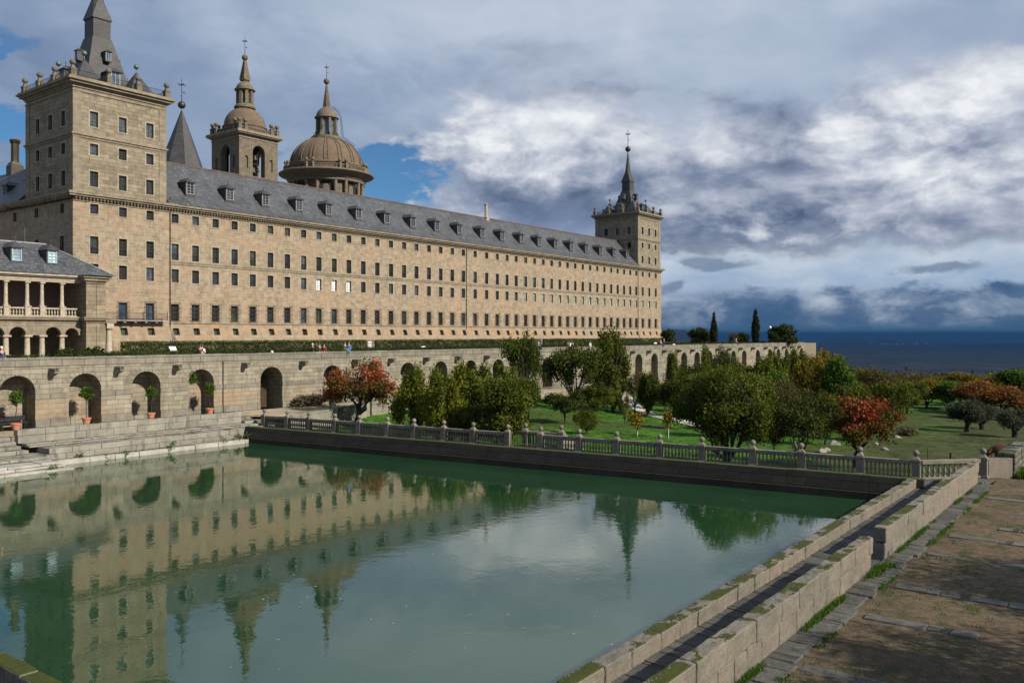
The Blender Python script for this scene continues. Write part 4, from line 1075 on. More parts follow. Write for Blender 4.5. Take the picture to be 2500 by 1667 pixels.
# promenade
def zprom(x): return 1.55 if x < 56 else max(1.55-(x-56)*.019, -1.2)
mb = MB(); xs = [3]+[20+2*k for k in range(90)]
for i in range(len(xs)-1):
    a, b = xs[i], xs[i+1]
    def ys(x): return 59.0 if x < 42 else (59.0-(x-42)*1.3 if x < 44 else (56.3+(x-44)*.35 if x < 56 else min(60.4+(x-56)*.13, 62.0)))
    mb.quad((a,ys(a),zprom(a)),(b,ys(b),zprom(b)),(b,AY+.05,zprom(b)),(a,AY+.05,zprom(a)))
def path_mat(name, c1, c2, green, gth=.52, gs=.8, bump=.5):
    m, t, b = mat_new(name)
    P = t.node('NewGeometry').outputs['Position']
    n1 = t.noise(P, gs, 6, .7, .2); n2 = t.noise(P, 22, 4, .75); n3 = t.noise(P, 3, 5, .65); n4 = t.noise(P, .35, 3)
    col = t.mix(t.sstep(n3, .35, .65), c1, c2)
    col = t.mix(.9, col, t.ramp(n2, [(.28,.4),(.5,1.0),(.72,1.7)]), 'MULTIPLY')
    col = t.mix(t.math('MULTIPLY', t.sstep(t.noise(P, 5.5, 4, .8), .6, .7), .45), col, (.05,.04,.028))
    col = t.mix(1.0, col, t.ramp(n4, [(.3,.75),(.7,1.15)]), 'MULTIPLY')
    gf = t.math('MULTIPLY', t.sstep(n1, gth, gth+.09), t.sstep(t.noise(P, 14, 3, .7), .4, .55))
    col = t.mix(gf, col, green)
    t.set(b.inputs['Base Color'], col); b.inputs['Roughness'].default_value = .95; b.inputs['Specular IOR Level'].default_value = .15
    t.set(b.inputs['Normal'], t.bump(t.math('ADD', n2, t.math('MULTIPLY', gf, .7)), bump, .05))
    return m
M['sand'] = path_mat('sandy_path', (.13,.093,.06), (.08,.064,.04), (.04,.052,.012))
M['prom'] = path_mat('promenade_earth', (.4,.32,.22), (.3,.24,.17), (.09,.12,.03), .5, .5)
M['pathgravel'] = path_mat('pale_gravel', (.5,.47,.42), (.4,.38,.33), (.1,.13,.04), .7, .5)
struct(mb, 'promenade', M['prom'], 'sunlit earth walk along the foot of the arcaded wall', 'path')
mb = MB()
jit_row(mb, 36.6, 42.6, 58.66, 59.3, 1.0, 1.6, 1.2, 2, .01)
for k, (yy, z) in enumerate(((58.55,1.33),(57.9,1.1),(57.3,.93))):
    mb.box(41.2, 43.2+k*.05, yy-.75+.1*k, yy+.6, .5, z)
fs = solo(mb, 'steps', M['pool_stone'], 'short flight of steps between the promenade and the near corner post of the balustrade', 'steps', (42, 58, .5))
# low walls and pillars by the red tree
def lowwall(pts, w, zb, zt_, label, mat, coping=True):
    t = thing('low_wall', label, 'wall', (pts[0][0], pts[0][1], zb))
    mb = MB()
    for i in range(len(pts)-1): mb.obox(pts[i], pts[i+1], w, zb, zt_[i]-.13, zt_[i+1]-.13)
    part(mb, 'masonry', mat, t)
    mb = MB()
    for i in range(len(pts)-1): mb.obox(pts[i], pts[i+1], w+.08, zt_[i]-.127, zt_[i], zt_[i+1])
    part(mb, 'coping', M['pool_stone'], t)
    return t
lowwall([(44.3,56.3),(46.2,56.6),(53.7,59.3),(56.2,60.1)], .4, -.5, [1.65,1.65,1.68,1.75], 'low grey retaining wall holding the promenade left of the red tree', M['pool_stone'])
lowwall([(57.4,60.6),(64,61.6),(80,62.1),(112,62.3)], .35, -1.2, [2.05,1.95,1.6,1.0], 'low wall with flat coping running right from the red tree along the promenade', M['arcade'])
for (x, y), lb in (((56.6,60.25), 'short stone gate pillar just left of the red tree trunk'), ((53.2,61.2), 'short stone pillar on the promenade left of the red tree')):
    mb = MB(); mb.sq((x,y,.4), [(.22,0),(.22,1.9),(.27,1.9),(.27,2.05),(.2,2.1)]); solo(mb, 'stone_pillar', M['pool_stone'], lb, 'pillar', (x,y,.4))

# ================================================================== EAST CURB, WALKWAY, BALUSTRADE
EA = Vector((39.78, 54.72)); EB = Vector((44.79, 9.59)); ED = (EB-EA).normalized(); EN = Vector((-ED.y, ED.x))
if EN.x < 0: EN = -EN
ec = thing('pool_wall', 'dark mossy battered wall in shade along the far side of the pool below the balustrade', 'wall', (42, 32, 0))
mb = MB(); EA2 = EA-ED*.9; EB2 = EB+ED*.6; L_ = (EB2-EA2).length; s = 0
while s < L_-.1:
    e = min(s+1.2+rng.random()*1.3, L_)
    a = EA2+ED*(s+.006); b = EA2+ED*(e-.006); dz = (rng.random()-.5)*.03
    def sec(p):
        return [(p-EN*.42, -1.0), (p-EN*.3, .36), (p-EN*.27, .37), (p, 1.15+dz), (p+EN*.48, 1.16+dz), (p+EN*.48, .5)]
    A = [(q.x, q.y, z) for q, z in sec(a)]; B = [(q.x, q.y, z) for q, z in sec(b)]
    n = len(A); mb.add(A+B, [(i, i+1, n+i+1, n+i) for i in range(n-1)]+[tuple(range(n)), tuple(range(2*n-1, n-1, -1))]); s = e
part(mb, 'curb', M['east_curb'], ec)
BA = Vector((42.28, 57.05)); BB = Vector((47.48, 8.75)); BD = (BB-BA).normalized(); BN = Vector((-BD.y, BD.x))
if BN.x < 0: BN = -BN
mb = MB(); p = [EA-ED*1.6+EN*.45, EB+EN*.45+ED*.2, BB+BN*.35+ED*2.6, BA+BN*.35-BD*.6]
mb.prism([(q.x,q.y) for q in p], -1.5, .75); mb.prism([(44.9,9.2),(44.9,7.5),(47.6,7.5),(47.75,9.0)], .3, .747)
p2 = [BA+BD*23.0+BN*.36, BA+BD*25.6+BN*.36, BA+BD*25.6+BN*2.4, BA+BD*23.0+BN*2.4]; mb.prism([(q.x,q.y) for q in p2], -1.5, .746)
struct(mb, 'walkway', M['slab'], 'narrow stone walkway between the pool wall and the balustrade', 'path')
mb = MB(); mb.prism([(BA.x+1,BA.y-1.2),(BB.x+.3,BB.y),(51,8.0),(50.2,9.5),(44.9+1.5,56)], -.9, -.4) if False else None

POSTS = [.26,2.8,5.07,7.75,10.16,12.81,15.21,17.8,20.24,22.99,25.47,28.23,30.78,33.58,36.17,39.12,41.76,44.77,47.47]
def post_mesh(h=1.0):
    mb = MB(); z = h
    mb.sq((0,0,0), [(.225,0),(.225,.13),(.19,.15),(.19,z-.12),(.225,z-.1),(.225,z)])
    mb.sq((0,0,z), [(.17,0),(.17,.05),(.14,.08),(.1,.15),(.07,.18)]); mb.lathe((0,0,z+.17), [(.07,0),(.045,.03),(.055,.06)], 10)
    mb.ball((0,0,z+.36), .155, 16, 10)
    return mb.mesh('post', M['post'], smooth=True)
PM = post_mesh()
def baluster_mesh():
    mb = MB(); mb.sq((0,0,0), [(.07,0),(.07,.06)]); mb.lathe((0,0,.06), [(.05,0),(.065,.03),(.035,.07),(.05,.12),(.078,.2),(.07,.28),(.042,.4),(.034,.46),(.05,.49),(.035,.51),(.05,.55)], 10); mb.sq((0,0,.61), [(.065,0),(.065,.05)])
    return mb.mesh('baluster', M['post'], smooth=True)
BM = baluster_mesh()
ang = math.atan2(BD.y, BD.x)
def balustrade(ps, label, base, direction, ang, z0=.75):
    o0 = base+direction*ps[0]; t = thing('balustrade', label, 'balustrade', (o0.x, o0.y, z0))
    for i, s in enumerate(ps):
        q = base+direction*s; o = bpy.data.objects.new('post', PM); link(o, t); o.location = (q.x-o0.x, q.y-o0.y, 0); o.rotation_euler = (0, 0, ang)
        if i+1 < len(ps):
            a = s+.25; b = ps[i+1]-.25; pa = base+direction*a; pb = base+direction*b
            for nm, w, za, zb in (('bottom_rail', .3, 0, .12), ('top_rail', .3, .78, .99)):
                m2 = MB(); m2.obox((pa.x,pa.y), (pb.x,pb.y), w, z0+za, z0+zb); bevel(part(m2, nm, M['post'], t), .025)
            n = max(3, round((b-a)/.205)); n = min(n, 11)
            for k in range(n):
                q = base+direction*(a+(b-a)*(k+.5)/n); o = bpy.data.objects.new('baluster', BM); link(o, t); o.location = (q.x-o0.x, q.y-o0.y, .12); o.rotation_euler = (0, 0, ang)
    return t
balustrade(POSTS[:10], 'stone balustrade with ball-topped posts on the pool side left of the iron gate', BA, BD, ang)
balustrade(POSTS[10:], 'stone balustrade with ball-topped posts on the pool side right of the iron gate', BA, BD, ang)
tb = bpy.data.objects['balustrade.001']
e0 = BA+BD*47.47; e1 = Vector((50.1, 7.2)); ed = (e1-e0).normalized(); el_ = (e1-e0).length; ea = math.atan2(ed.y, ed.x)
for nm, w_, za, zb in (('bottom_rail', .3, 0, .12), ('top_rail', .3, .78, .99)):
    m2 = MB(); a_ = e0+ed*.25; b_ = e1-ed*.25; m2.obox((a_.x,a_.y), (b_.x,b_.y), w_, .75+za, .75+zb); bevel(part(m2, nm, M['post'], tb), .025)
for k in range(11):
    q = e0+ed*(.4+(el_-.8)*k/10); o = bpy.data.objects.new('baluster', BM); link(o, tb); w0 = WO[tb.name]; o.location = (q.x-w0[0], q.y-w0[1], .12); o.rotation_euler = (0, 0, ea)
mb = MB(); mb.prism([(47.0,9.6),(47.3,7.45),(50.6,6.4),(50.7,7.6),(48.0,9.7)], -1.5, .742)
struct(mb, 'walkway', M['slab'], 'paved corner at the end of the balustrade', 'path')
b2a = Vector((46.1, 33.75)); b2b = Vector((46.6, 31.2)); d2 = (b2b-b2a).normalized()
t2_ = balustrade([0, (b2b-b2a).length], 'short second stone balustrade with two ball posts just behind the iron gate', b2a, d2, math.atan2(d2.y, d2.x))
m2 = MB(); m2.add([(46.7,31.1,.9),(49.0,30.9,-.3),(49.0,31.15,-.3),(46.7,31.35,.9),(46.7,31.1,1.75),(49.0,30.9,.55),(49.0,31.15,.55),(46.7,31.35,1.75)], [(0,3,2,1),(4,5,6,7),(0,1,5,4),(1,2,6,5),(2,3,7,6),(3,0,4,7)])
part(m2, 'stair_rail', M['post'], t2_)
gt = thing('iron_gate', 'low black iron gate of upright bars between two ball posts in the balustrade', 'gate', ((BA+BD*24.2).x, (BA+BD*24.2).y, .75))
for a, b in ((23.25, 24.2), (24.26, 25.2)):
    m2 = MB(); n = 8
    pa, pb = BA+BD*a, BA+BD*b
    for k in range(n+1):
        q = pa+(pb-pa)*(k/n); hh = 1.85 if k < n else 1.8; m2.box(q.x-.012, q.x+.012, q.y-.012, q.y+.012, .8, hh)
    for z in (.9, 1.72): m2.tube([(pa.x,pa.y,z),(pb.x,pb.y,z)], .018, 5)
    part(m2, 'leaf', M['iron'], gt)

# ================================================================== PARAPETS, LANE, PATH (right foreground)
mb = MB(); jit_row(mb, 8.5, 44.95, 9.3, 9.72, .5, 1.15, .95, 1.75, .012, .02); mb.box(8.3, 44.85, 9.34, 9.69, -1.0, .5)
rough(bevel(solo(mb, 'stone_parapet', M['parapet'], 'low mossy granite parapet along the near edge of the pool water', 'parapet', (26, 9.5, 0)), .04, 2), .07)
for x0, x1, lb in ((10.0, 28.15, 'taller mossy granite parapet nearest the camera, ending at the gap in the wall'), (29.75, 48.1, 'taller granite parapet beyond the gap, running up to the balustrade')):
    mb = MB(); jit_row(mb, x0+.03, x1-.06, 7.14, 7.47, .6, 1.31, .7, 1.3, .008, .012); jit_row(mb, x0, x1, 7.1, 7.5, 1.32, 1.82, 1.0, 1.9, .012, .018, topj=.02)
    rough(bevel(solo(mb, 'stone_parapet', M['parapet'], lb, 'parapet', ((x0+x1)/2, 7.3, .6)), .04, 2), .07)
mb = MB()
x = 7.0
while x < 45.3:
    w = .5+random.random()*.25; dz = random.random()*.02
    mb.add([(x+.008,7.3,.4),(x+w-.008,7.3,.4),(x+w-.008,9.35,.4),(x+.008,9.35,.4),(x+.008,7.3,.735+dz),(x+w-.008,7.3,.735+dz),(x+w-.008,8.3,.7+dz),(x+w-.008,9.35,.75+dz),(x+.008,9.35,.75+dz),(x+.008,8.3,.7+dz)],
           [(0,1,5,4),(4,5,6,9),(9,6,7,8),(1,2,7,6,5),(2,3,8,7),(3,0,4,9,8)]); x += w
mb.box(7.0, 45.4, 7.3, 9.35, .2, .66)
struct(mb, 'lane', M['slab_lane'], 'sunken paved lane between the two parapets', 'path')
mb = MB(); x = 7.0
while x < 47.5:
    w = .6+random.random()*.9; mb.box(x+.02, x+w-.02, 6.45+(random.random()-.5)*.16, 7.2, .5, .785+random.random()*.02); x += w
mb.box(28.2, 29.7, 6.9, 7.5, .3, .71)
rough(bevel(struct(mb, 'kerb', M['slab'], 'line of worn granite kerb slabs beside the parapet', 'kerb'), .03), .05)
sx = np.arange(7, 50.6, .25); sy = np.arange(-30, 6.7, .25); SX, SY = np.meshgrid(sx, sy, indexing='ij')
SZ = .74+(vnoise(SX, SY, 1.2, 3)-.5)*.05+(vnoise(SX, SY, 4, 4)-.5)*.05
po = bpy.data.objects.new('path', grid_mesh('path', SX, SY, SZ, M['sand'])); link(po); tag(po, 'reddish sandy path with thin grass and moss on the right', 'path', kind='structure')
mb = MB()
for x in (11.4,15.2,19.1,23.6,27.0,31.6,34.9,37.3,40.9,44.0,47.0):
    y = 6.35-random.random()*.25
    while y > -28:
        l = .7+random.random()*1.3; a = (random.random()-.5)*.07; wd = .2+random.random()*.08
        if random.random() > .08: mb.box(x-wd+a, x+wd+a, y-l+.02, y, .5, .752+random.random()*.022)
        y -= l
rough(bevel(struct(mb, 'paving_strips', M['strip'], 'rows of narrow granite strips set across the sandy path', 'paving'), .03), .05, 2)
mb = MB(); jit_row(mb, 9.6, 56, 7.86, 8.26, .45, 1.15, 1.2, 2.2, .012, .02, axis='y'); mb.box(7.9, 8.22, 9.6, 56, -1.0, .45)
M['mossy'] = masonry('mossy_granite', (.2,.19,.16), (.16,.15,.13), (.03,.03,.025), 1.3, .6, .012, stain_amt=.6, streak=.6, bump=1.0, moss=2.6, grain=.8)
rough(bevel(solo(mb, 'stone_parapet', M['mossy'], 'moss-covered pool wall crossing the bottom left corner', 'parapet', (8.1, 30, 0)), .04, 2), .06)
mb = MB(); mb.box(-30, 7.9, 7, 58, -.5, .74); mb.box(-30, 7.0, -30, 7, -.5, .738); struct(mb, 'west_path', M['sand'], 'earth path behind the near pool wall', 'path')
# right-hand end walls
mb = MB(); q = PM
lastp = bpy.data.objects.new('stone_post', post_mesh(1.05)); link(lastp); lastp.location = (50.1, 7.2, .72); tag(lastp, 'single stone post with a ball on top, right of the long parapet', 'post')
mb = MB(); mb.obox((50.35,7.15),(51.6,6.2), .42, .3, 1.72); bevel(solo(mb, 'stone_wall', M['parapet'], 'short pale granite wall right of the lone ball-topped post', 'wall', (51,6.7,.3)), .03)
mb = MB(); jit_row(mb, 51.65, 57.5, 5.95, 6.75, .2, 1.3, .8, 1.4, .02, .01); jit_row(mb, 51.6, 57.5, 5.93, 6.77, 1.31, 2.0, .6, 1.2, .03, .01, topj=.05)
M['darkwall'] = masonry('rough_dark_granite', (.2,.185,.155), (.13,.12,.1), (.03,.03,.025), .7, .35, .025, stain_amt=.7, streak=.8, bump=1.2, moss=.5, grain=1.0)
bevel(solo(mb, 'stone_wall', M['darkwall'], 'rough dark stone wall at the right edge where the brown calf stands', 'wall', (54,6.3,.2)), .05)
mb = MB(); jit_row(mb, -8, 5.9, 57.1, 57.6, .0, 1.75, .8, 1.4, .02, .01, axis='y'); bevel(solo(mb, 'stone_wall', M['darkwall'], 'shaded stone wall turning out of the frame behind the grass at the far right', 'wall', (57.3,0,0)), .05)

# ================================================================== WATER
def water_mat():
    m, t, b = mat_new('green_pool_water')
    P = t.node('NewGeometry').outputs['Position']; px, py, pz = t.sep(P)
    n0 = t.noise(P, .12, 3, .5)
    t.set(b.inputs['Base Color'], t.mix(t.sstep(n0, .3, .7), (.01,.038,.015), (.016,.05,.021)))
    b.inputs['Roughness'].default_value = .015; b.inputs['IOR'].default_value = 1.75; b.inputs['Specular Tint'].default_value = (1,.97,.86,1); b.inputs['Specular IOR Level'].default_value = .8
    r1 = t.noise(P, 1.1, 4, .55); r2 = t.noise(P, 5.5, 3, .5); r3 = t.noise(t.vec(t.math('MULTIPLY', px, .6), t.math('MULTIPLY', py, .6), 0), .45, 2, .5)
    calm = t.sstep(t.noise(P, .07, 3), .38, .62)
    h = t.math('ADD', t.math('MULTIPLY', r1, .5), t.math('MULTIPLY', t.math('MULTIPLY', r2, .12), t.math('ADD', calm, .2)))
    h = t.math('ADD', h, t.math('MULTIPLY', r3, .8))
    t.set(b.inputs['Normal'], t.bump(h, .085, .1))
    return m
mb = MB(); mb.quad((8.0,9.4,0),(46.2,9.4,0),(46.2,58.4,0),(8.0,58.4,0))
struct(mb, 'water', water_mat(), 'still green pool water mirroring the monastery', 'water')
# scattered leaves afloat
v = []; f = []; lc = []
for k in range(90):
    u = rng.random()**.8; px_ = 200+rng.random()*1700; py_ = 1200+rng.random()*450
    r = ray(px_, py_); tt = -EYE/r.z; x, y = r.x*tt, r.y*tt
    if not (9 < x < 44 and 10.5 < y < 54): continue
    a = rng.random()*6.28; s = .03+rng.random()*.045; i = len(v)
    for c in range(4): aa = a+c*math.pi/2; rr = s*(1 if c % 2 else .5); v.append((x+rr*math.cos(aa), y+rr*math.sin(aa), .006+.01*(c == 1)))
    f.append((i, i+1, i+2, i+3)); lc.append(rng.random())
lo = bpy.data.objects.new('floating_leaves', raw_mesh('floating_leaves', np.array(v), np.array(f), leafmat('fallen_leaf', [(0,(.3,.25,.1)),(1,(.5,.45,.35))]), attr=lc)); link(lo); tag(lo, 'tiny fallen leaves scattered on the pool water', 'leaves', kind='stuff')
# ================================================================== PLANTS
def leaf_mesh(name, centers, sig, per, size, mat, seed, flat=.75, clumpval=None, stretch=1.6, origin=(0,0,0), vert=0.0):
    r = np.random.default_rng(seed); n = len(centers)
    c = np.repeat(np.asarray(centers, float), per, axis=0)
    if np.ndim(sig) == 0: sig = np.array([sig, sig, sig*flat])
    p = c+r.normal(size=c.shape)*sig
    N = len(p)
    u = r.normal(size=(N,3)); u[:,2] += vert*np.sign(r.random(N)+.2); u /= np.linalg.norm(u, axis=1)[:,None]
    w = r.normal(size=(N,3)); w = np.cross(u, w); w /= np.linalg.norm(w, axis=1)[:,None]
    s = size*(.55+.9*r.random(N))[:,None]
    a = u*s*stretch*.5; b = w*s*.5
    v = np.stack([p-a, p+b, p+a, p-b], 1).reshape(-1,3)-np.array(origin)
    f = np.arange(N*4).reshape(-1,4)
    cv = r.random(n) if clumpval is None else np.asarray(clumpval)
    lc = np.clip(np.repeat(cv, per)*.8+r.random(N)*.2, 0, 1)
    return raw_mesh(name, v, f, mat, attr=lc)
def clumps(seed, n, rx, ry, rz, cz, shape):
    r = np.random.default_rng(seed); out = []
    off = r.normal(size=(7,3)); off /= np.linalg.norm(off, axis=1)[:,None]; amp = .75+.35*r.random(7)
    if shape in ('dome', 'ball', 'upright') and n > 80:
        nm = (15 if shape == 'dome' else 13) if n < 600 else 34
        ms = []
        for i in range(nm):
            d = r.normal(size=3); d /= np.linalg.norm(d); q = d*(.3+.68*r.random()**.7)
            if shape == 'dome' and q[2] < -.35: q[2] = -q[2]
            ms.append(q)
        wts = .5+r.random(nm); wts /= wts.sum(); ms = np.array(ms)
        while len(out) < n:
            i = r.choice(nm, p=wts)
            s_ = (np.array((.19,.19,.14)) if n < 600 else np.array((.13,.13,.1))) if shape != 'upright' else np.array((.12,.12,.27))
            x, y, z = ms[i]+r.normal(size=3)*s_
            if x*x+y*y+z*z > 1.4: continue
            if shape == 'upright':
                w = .5+.55*math.sin(min(1, (z+1)/2*1.1+.12)*math.pi*.85); x *= w*1.05; y *= w*1.05
            out.append((x*rx, y*ry, cz+z*rz))
        return np.array(out)
    while len(out) < n:
        d = r.normal(size=3); d /= np.linalg.norm(d)
        rr = r.random()**(.42)
        k = 1.0
        for o, a in zip(off, amp): k += (a-.95)*max(0, float(d@o))**3*1.6
        q = d*rr*k
        x, y, z = q
        if shape == 'upright':
            z2 = (z+1)/2; w = .35+.75*math.sin(min(1, z2*1.15+.15)*math.pi*.8); x *= w; y *= w
            z = z*1.0
        elif shape == 'umbrella':
            z = z*.5+.55-.5*(x*x+y*y)
        elif shape == 'cone':
            h = (z+1)/2; w = max(.12, 1.1*(1-h)**.75); x *= w*1.1; y *= w*1.1
        elif shape == 'column':
            h = (z+1)/2; w = .5+.6*math.sin(min(1, h*.9+.12)*math.pi); x *= w*.9; y *= w*.9
        elif shape == 'dome':
            z = abs(z)*2-1 if z < -.2 else z
        out.append((x*rx, y*ry, cz+z*rz))
    return np.array(out)
TREES = {}
def tree_proto(key, name, leaf, seed, H, W, base, nclump, per, size, sig, shape, nlimb=6, bark='bark', trunk_r=.16, lean=0.0, cv=None, fork=None, extra_twigs=0):
    """proto tree standing on z=0 with crown from base to H, width W; returns meshes"""
    cz = (H+base)/2; rz = (H-base)/2
    C = clumps(seed, nclump, W/2-sig, W/2-sig, rz-sig*.4, cz, shape)
    C[:,0] += lean*(C[:,2]/H)
    r = np.random.default_rng(seed+1)
    if cv is not None: vals = cv(C, r)
    else:
        vals = np.clip(.5+.5*(vnoise(C[:,0]+50, C[:,1]+C[:,2]*1.7+50, W*.22, seed)-.5)*1.8+r.normal(size=len(C))*.12, 0, 1)
    if shape == 'upright': crown = leaf_mesh('crown', C, np.array((sig*.6, sig*.6, sig*1.5)), int(per*1.25), size*.85, L[leaf], seed+2, clumpval=vals, stretch=2.2, vert=1.3)
    else: crown = leaf_mesh('crown', C, sig, int(per*1.2), size*.88, L[leaf], seed+2, clumpval=vals)
    mb = MB(); fk = fork if fork else max(base*.8, .5)
    top = Vector((lean*.35, r.normal()*.1, fk)); 
    mb.tube([(0,0,-.4),(.03,0,.05),(lean*.12, .04, fk*.5),tuple(top)], [trunk_r*1.5, trunk_r*1.15, trunk_r, trunk_r*.9], 8)
    limbs = []
    for k in range(nlimb):
        a = 6.283*(k+r.random()*.6)/nlimb; rr = W*.28*(.5+.7*r.random()); zz = base+(H-base)*(.3+.5*r.random())
        if shape in ('umbrella',): zz = base+(H-base)*(.45+.3*r.random()); rr = W*.33*(.7+.5*r.random())
        e = Vector((rr*math.cos(a)+lean*.7, rr*math.sin(a), zz))
        m1 = top.lerp(e, .35)+Vector((r.normal()*.12*W*.3, r.normal()*.12*W*.3, (H-base)*-.04)); m2_ = top.lerp(e, .7)+Vector((r.normal()*.1, r.normal()*.1, .1))
        pts = [top-Vector((0,0,.05)), m1, m2_, e]; mb.tube([tuple(q) for q in pts], [trunk_r*.75, trunk_r*.5, trunk_r*.34, trunk_r*.16], 6); limbs += pts[1:]
    LP = np.array([tuple(q) for q in limbs])
    for c in C[::2] if extra_twigs == 0 else C:
        d = np.linalg.norm(LP-c, axis=1); q = LP[d.argmin()]
        mid = (q+c)/2+r.normal(size=3)*.08*d.min(); mb.tube([tuple(q), tuple(mid), tuple(c+(c-q)*.12*extra_twigs)], [trunk_r*.17, trunk_r*.11, .012], 4)
    trunk = mb.mesh('trunk', M[bark], smooth=True)
    TREES[key] = (name, trunk, crown, H, W)
def plant(key, x, y, z, h=None, w=None, rz=None, label=None, cat='tree', group=None, name=None):
    nm, tr, cr, H, W = TREES[key]
    o = bpy.data.objects.new(name or nm, None); o.empty_display_size = .3; link(o); WO[o.name] = (x, y, z)
    a = bpy.data.objects.new('trunk', tr); link(a, o); b = bpy.data.objects.new('crown', cr); link(b, o)
    sh = (h/H) if h else 1.0; sw = (w/W) if w else sh
    o.location = (x, y, z); o.scale = (sw, sw, sh); o.rotation_euler = (0, 0, rng.random()*6.28 if rz is None else rz)
    return tag(o, label, cat, group)
def cv_red(C, r):
    n = vnoise(C[:,0]*1.0+9, C[:,1]+C[:,2]+9, 1.1, 11); hh = (C[:,2]-C[:,2].min())/np.ptp(C[:,2])
    return np.clip(-.12+.95*n+.3*hh+r.normal(size=len(C))*.12, 0, 1)
def cv_red_old(C, r):
    n = vnoise(C[:,0]*1.0+9, C[:,1]+C[:,2]+9, 1.3, 11); hh = (C[:,2]-C[:,2].min())/np.ptp(C[:,2])
    return np.clip(.18+.55*n+.32*hh+r.normal(size=len(C))*.1, 0, 1)
tree_proto('persimmon', 'persimmon_tree', 'persimmon', 3, 4.6, 6.4, 1.0, 150, 66, .12, .27, 'dome', 5, trunk_r=.2, cv=cv_red, fork=1.0, lean=.9)
tree_proto('persimmon2', 'persimmon_tree', 'persimmon', 23, 4.6, 5.4, 1.0, 140, 70, .115, .27, 'dome', 5, trunk_r=.17, cv=cv_red, fork=1.2, lean=-.7)
tree_proto('willow', 'feathery_tree', 'yellowgreen', 5, 6.0, 5.0, .9, 230, 46, .15, .3, 'upright', 8, trunk_r=.13, extra_twigs=1)
tree_proto('willow2', 'feathery_tree', 'olivegreen', 15, 7.5, 5.2, 1.2, 240, 46, .16, .34, 'upright', 8, trunk_r=.16, extra_twigs=1)
tree_proto('bush', 'leafy_bush', 'olivegreen', 7, 4.0, 5.5, .1, 300, 60, .12, .3, 'dome', 8, trunk_r=.12)
tree_proto('round', 'round_tree', 'dark', 9, 4.6, 4.8, 1.3, 220, 46, .14, .27, 'ball', 6, trunk_r=.13, fork=1.3)
tree_proto('round2', 'round_tree', 'olivegreen', 19, 4.6, 5.0, 1.1, 210, 42, .15, .28, 'dome', 6, trunk_r=.16, fork=1.2, lean=.6)
tree_proto('big', 'dense_shrub_tree', 'olivegreen', 31, 7.2, 9.4, .0, 780, 66, .125, .33, 'dome', 12, trunk_r=.25)
tree_proto('sparse', 'almond_tree', 'dark', 13, 6.0, 7.2, 1.3, 210, 30, .17, .36, 'dome', 9, bark='bark', trunk_r=.2, extra_twigs=1)
tree_proto('pale', 'almond_tree', 'dark', 43, 5.0, 5.6, 1.2, 150, 60, .11, .34, 'dome', 8, bark='bark_pale', trunk_r=.16, extra_twigs=2)
tree_proto('amber', 'amber_tree', 'amber', 17, 7.0, 6.4, 1.0, 360, 42, .2, .4, 'dome', 7, trunk_r=.2)
tree_proto('green', 'green_tree', 'green', 27, 7.0, 5.2, .8, 340, 44, .19, .38, 'dome', 7, trunk_r=.2)
tree_proto('rust', 'russet_tree', 'rust', 29, 5.4, 6.0, 1.0, 300, 38, .2, .38, 'dome', 7, trunk_r=.18)
tree_proto('bare', 'half_bare_tree', 'brown', 33, 6.4, 6.4, 1.0, 150, 20, .16, .4, 'dome', 10, trunk_r=.2, extra_twigs=2)
tree_proto('shade', 'shade_tree', 'olivegreen', 61, 8.5, 7.0, 2.4, 330, 44, .09, .32, 'dome', 9, trunk_r=.16, extra_twigs=2)
tree_proto('olive', 'olive_tree', 'oliveleaf', 37, 4.0, 5.0, 1.0, 330, 50, .13, .3, 'dome', 6, trunk_r=.36, fork=.9)
tree_proto('cypress', 'cypress_tree', 'cypress', 41, 8.0, 2.3, .2, 420, 46, .16, .17, 'column', 3, trunk_r=.1, fork=.5)
tree_proto('cypress_cone', 'cypress_tree', 'cypress', 47, 7.0, 3.6, .2, 420, 46, .17, .2, 'cone', 3, trunk_r=.12, fork=.5)
tree_proto('magnolia', 'magnolia_tree', 'magnolia', 51, 4.4, 6.4, .2, 330, 42, .22, .3, 'dome', 8, trunk_r=.18, fork=.6)
tree_proto('sapling', 'sapling', 'amber', 53, 1.9, 1.2, .7, 26, 20, .12, .16, 'ball', 4, trunk_r=.03)
tree_proto('topiary', 'topiary', 'green', 57, 2.4, .95, 1.55, 34, 34, .085, .12, 'ball', 4, trunk_r=.025, fork=1.5)

def place(key, px, pytop, wpx, Z, label, z=None, cat='tree', rz=None, name=None, group=None, dome=True, hmul=1.0):
    """stand a tree at true distance Z in the sight direction of px; its size follows from its outline"""
    x, y = at_depth(px, Z); zg = float(zt(x, y)) if z is None else z
    H = (z_at(pytop, Z)-zg)*hmul; W = wpx/FPX*Z
    return plant(key, x, y, zg, H, W, rz, label, cat, group, name)
P_ = place
P_('persimmon', 868, 889, 182, 75.5, 'red and green persimmon tree with a leaning forked trunk in front of the arcaded wall', rz=-.6)
P_('willow', 1022, 915, 125, 72, 'feathery yellow-green tree behind the balustrade, right of the red tree')
P_('willow', 1120, 908, 145, 74, 'yellow-green feathery tree behind the balustrade, second right of the red tree')
P_('willow', 1068, 922, 115, 69, 'shorter yellow-green tree between the two feathery trees behind the balustrade')
P_('round2', 1172, 910, 130, 72, 'olive-green rounded tree in the thicket left of the iron gate')
P_('willow2', 1205, 898, 130, 79, 'loose grey-green tree standing behind the dense thicket left of the iron gate')
P_('bush', 1240, 928, 190, 64, 'broad dense olive-green bush directly left of the iron gate', cat='bush')
P_('bush', 1150, 990, 120, 66, 'low dark bush between the feathery trees and the iron gate', cat='bush')
P_('sparse', 1277, 815, 104, 96, 'tall open tree whose top rises above the arcaded wall left of centre')
P_('willow2', 1255, 908, 80, 84, 'narrow yellow-tipped tree behind the broad bush left of the gate')
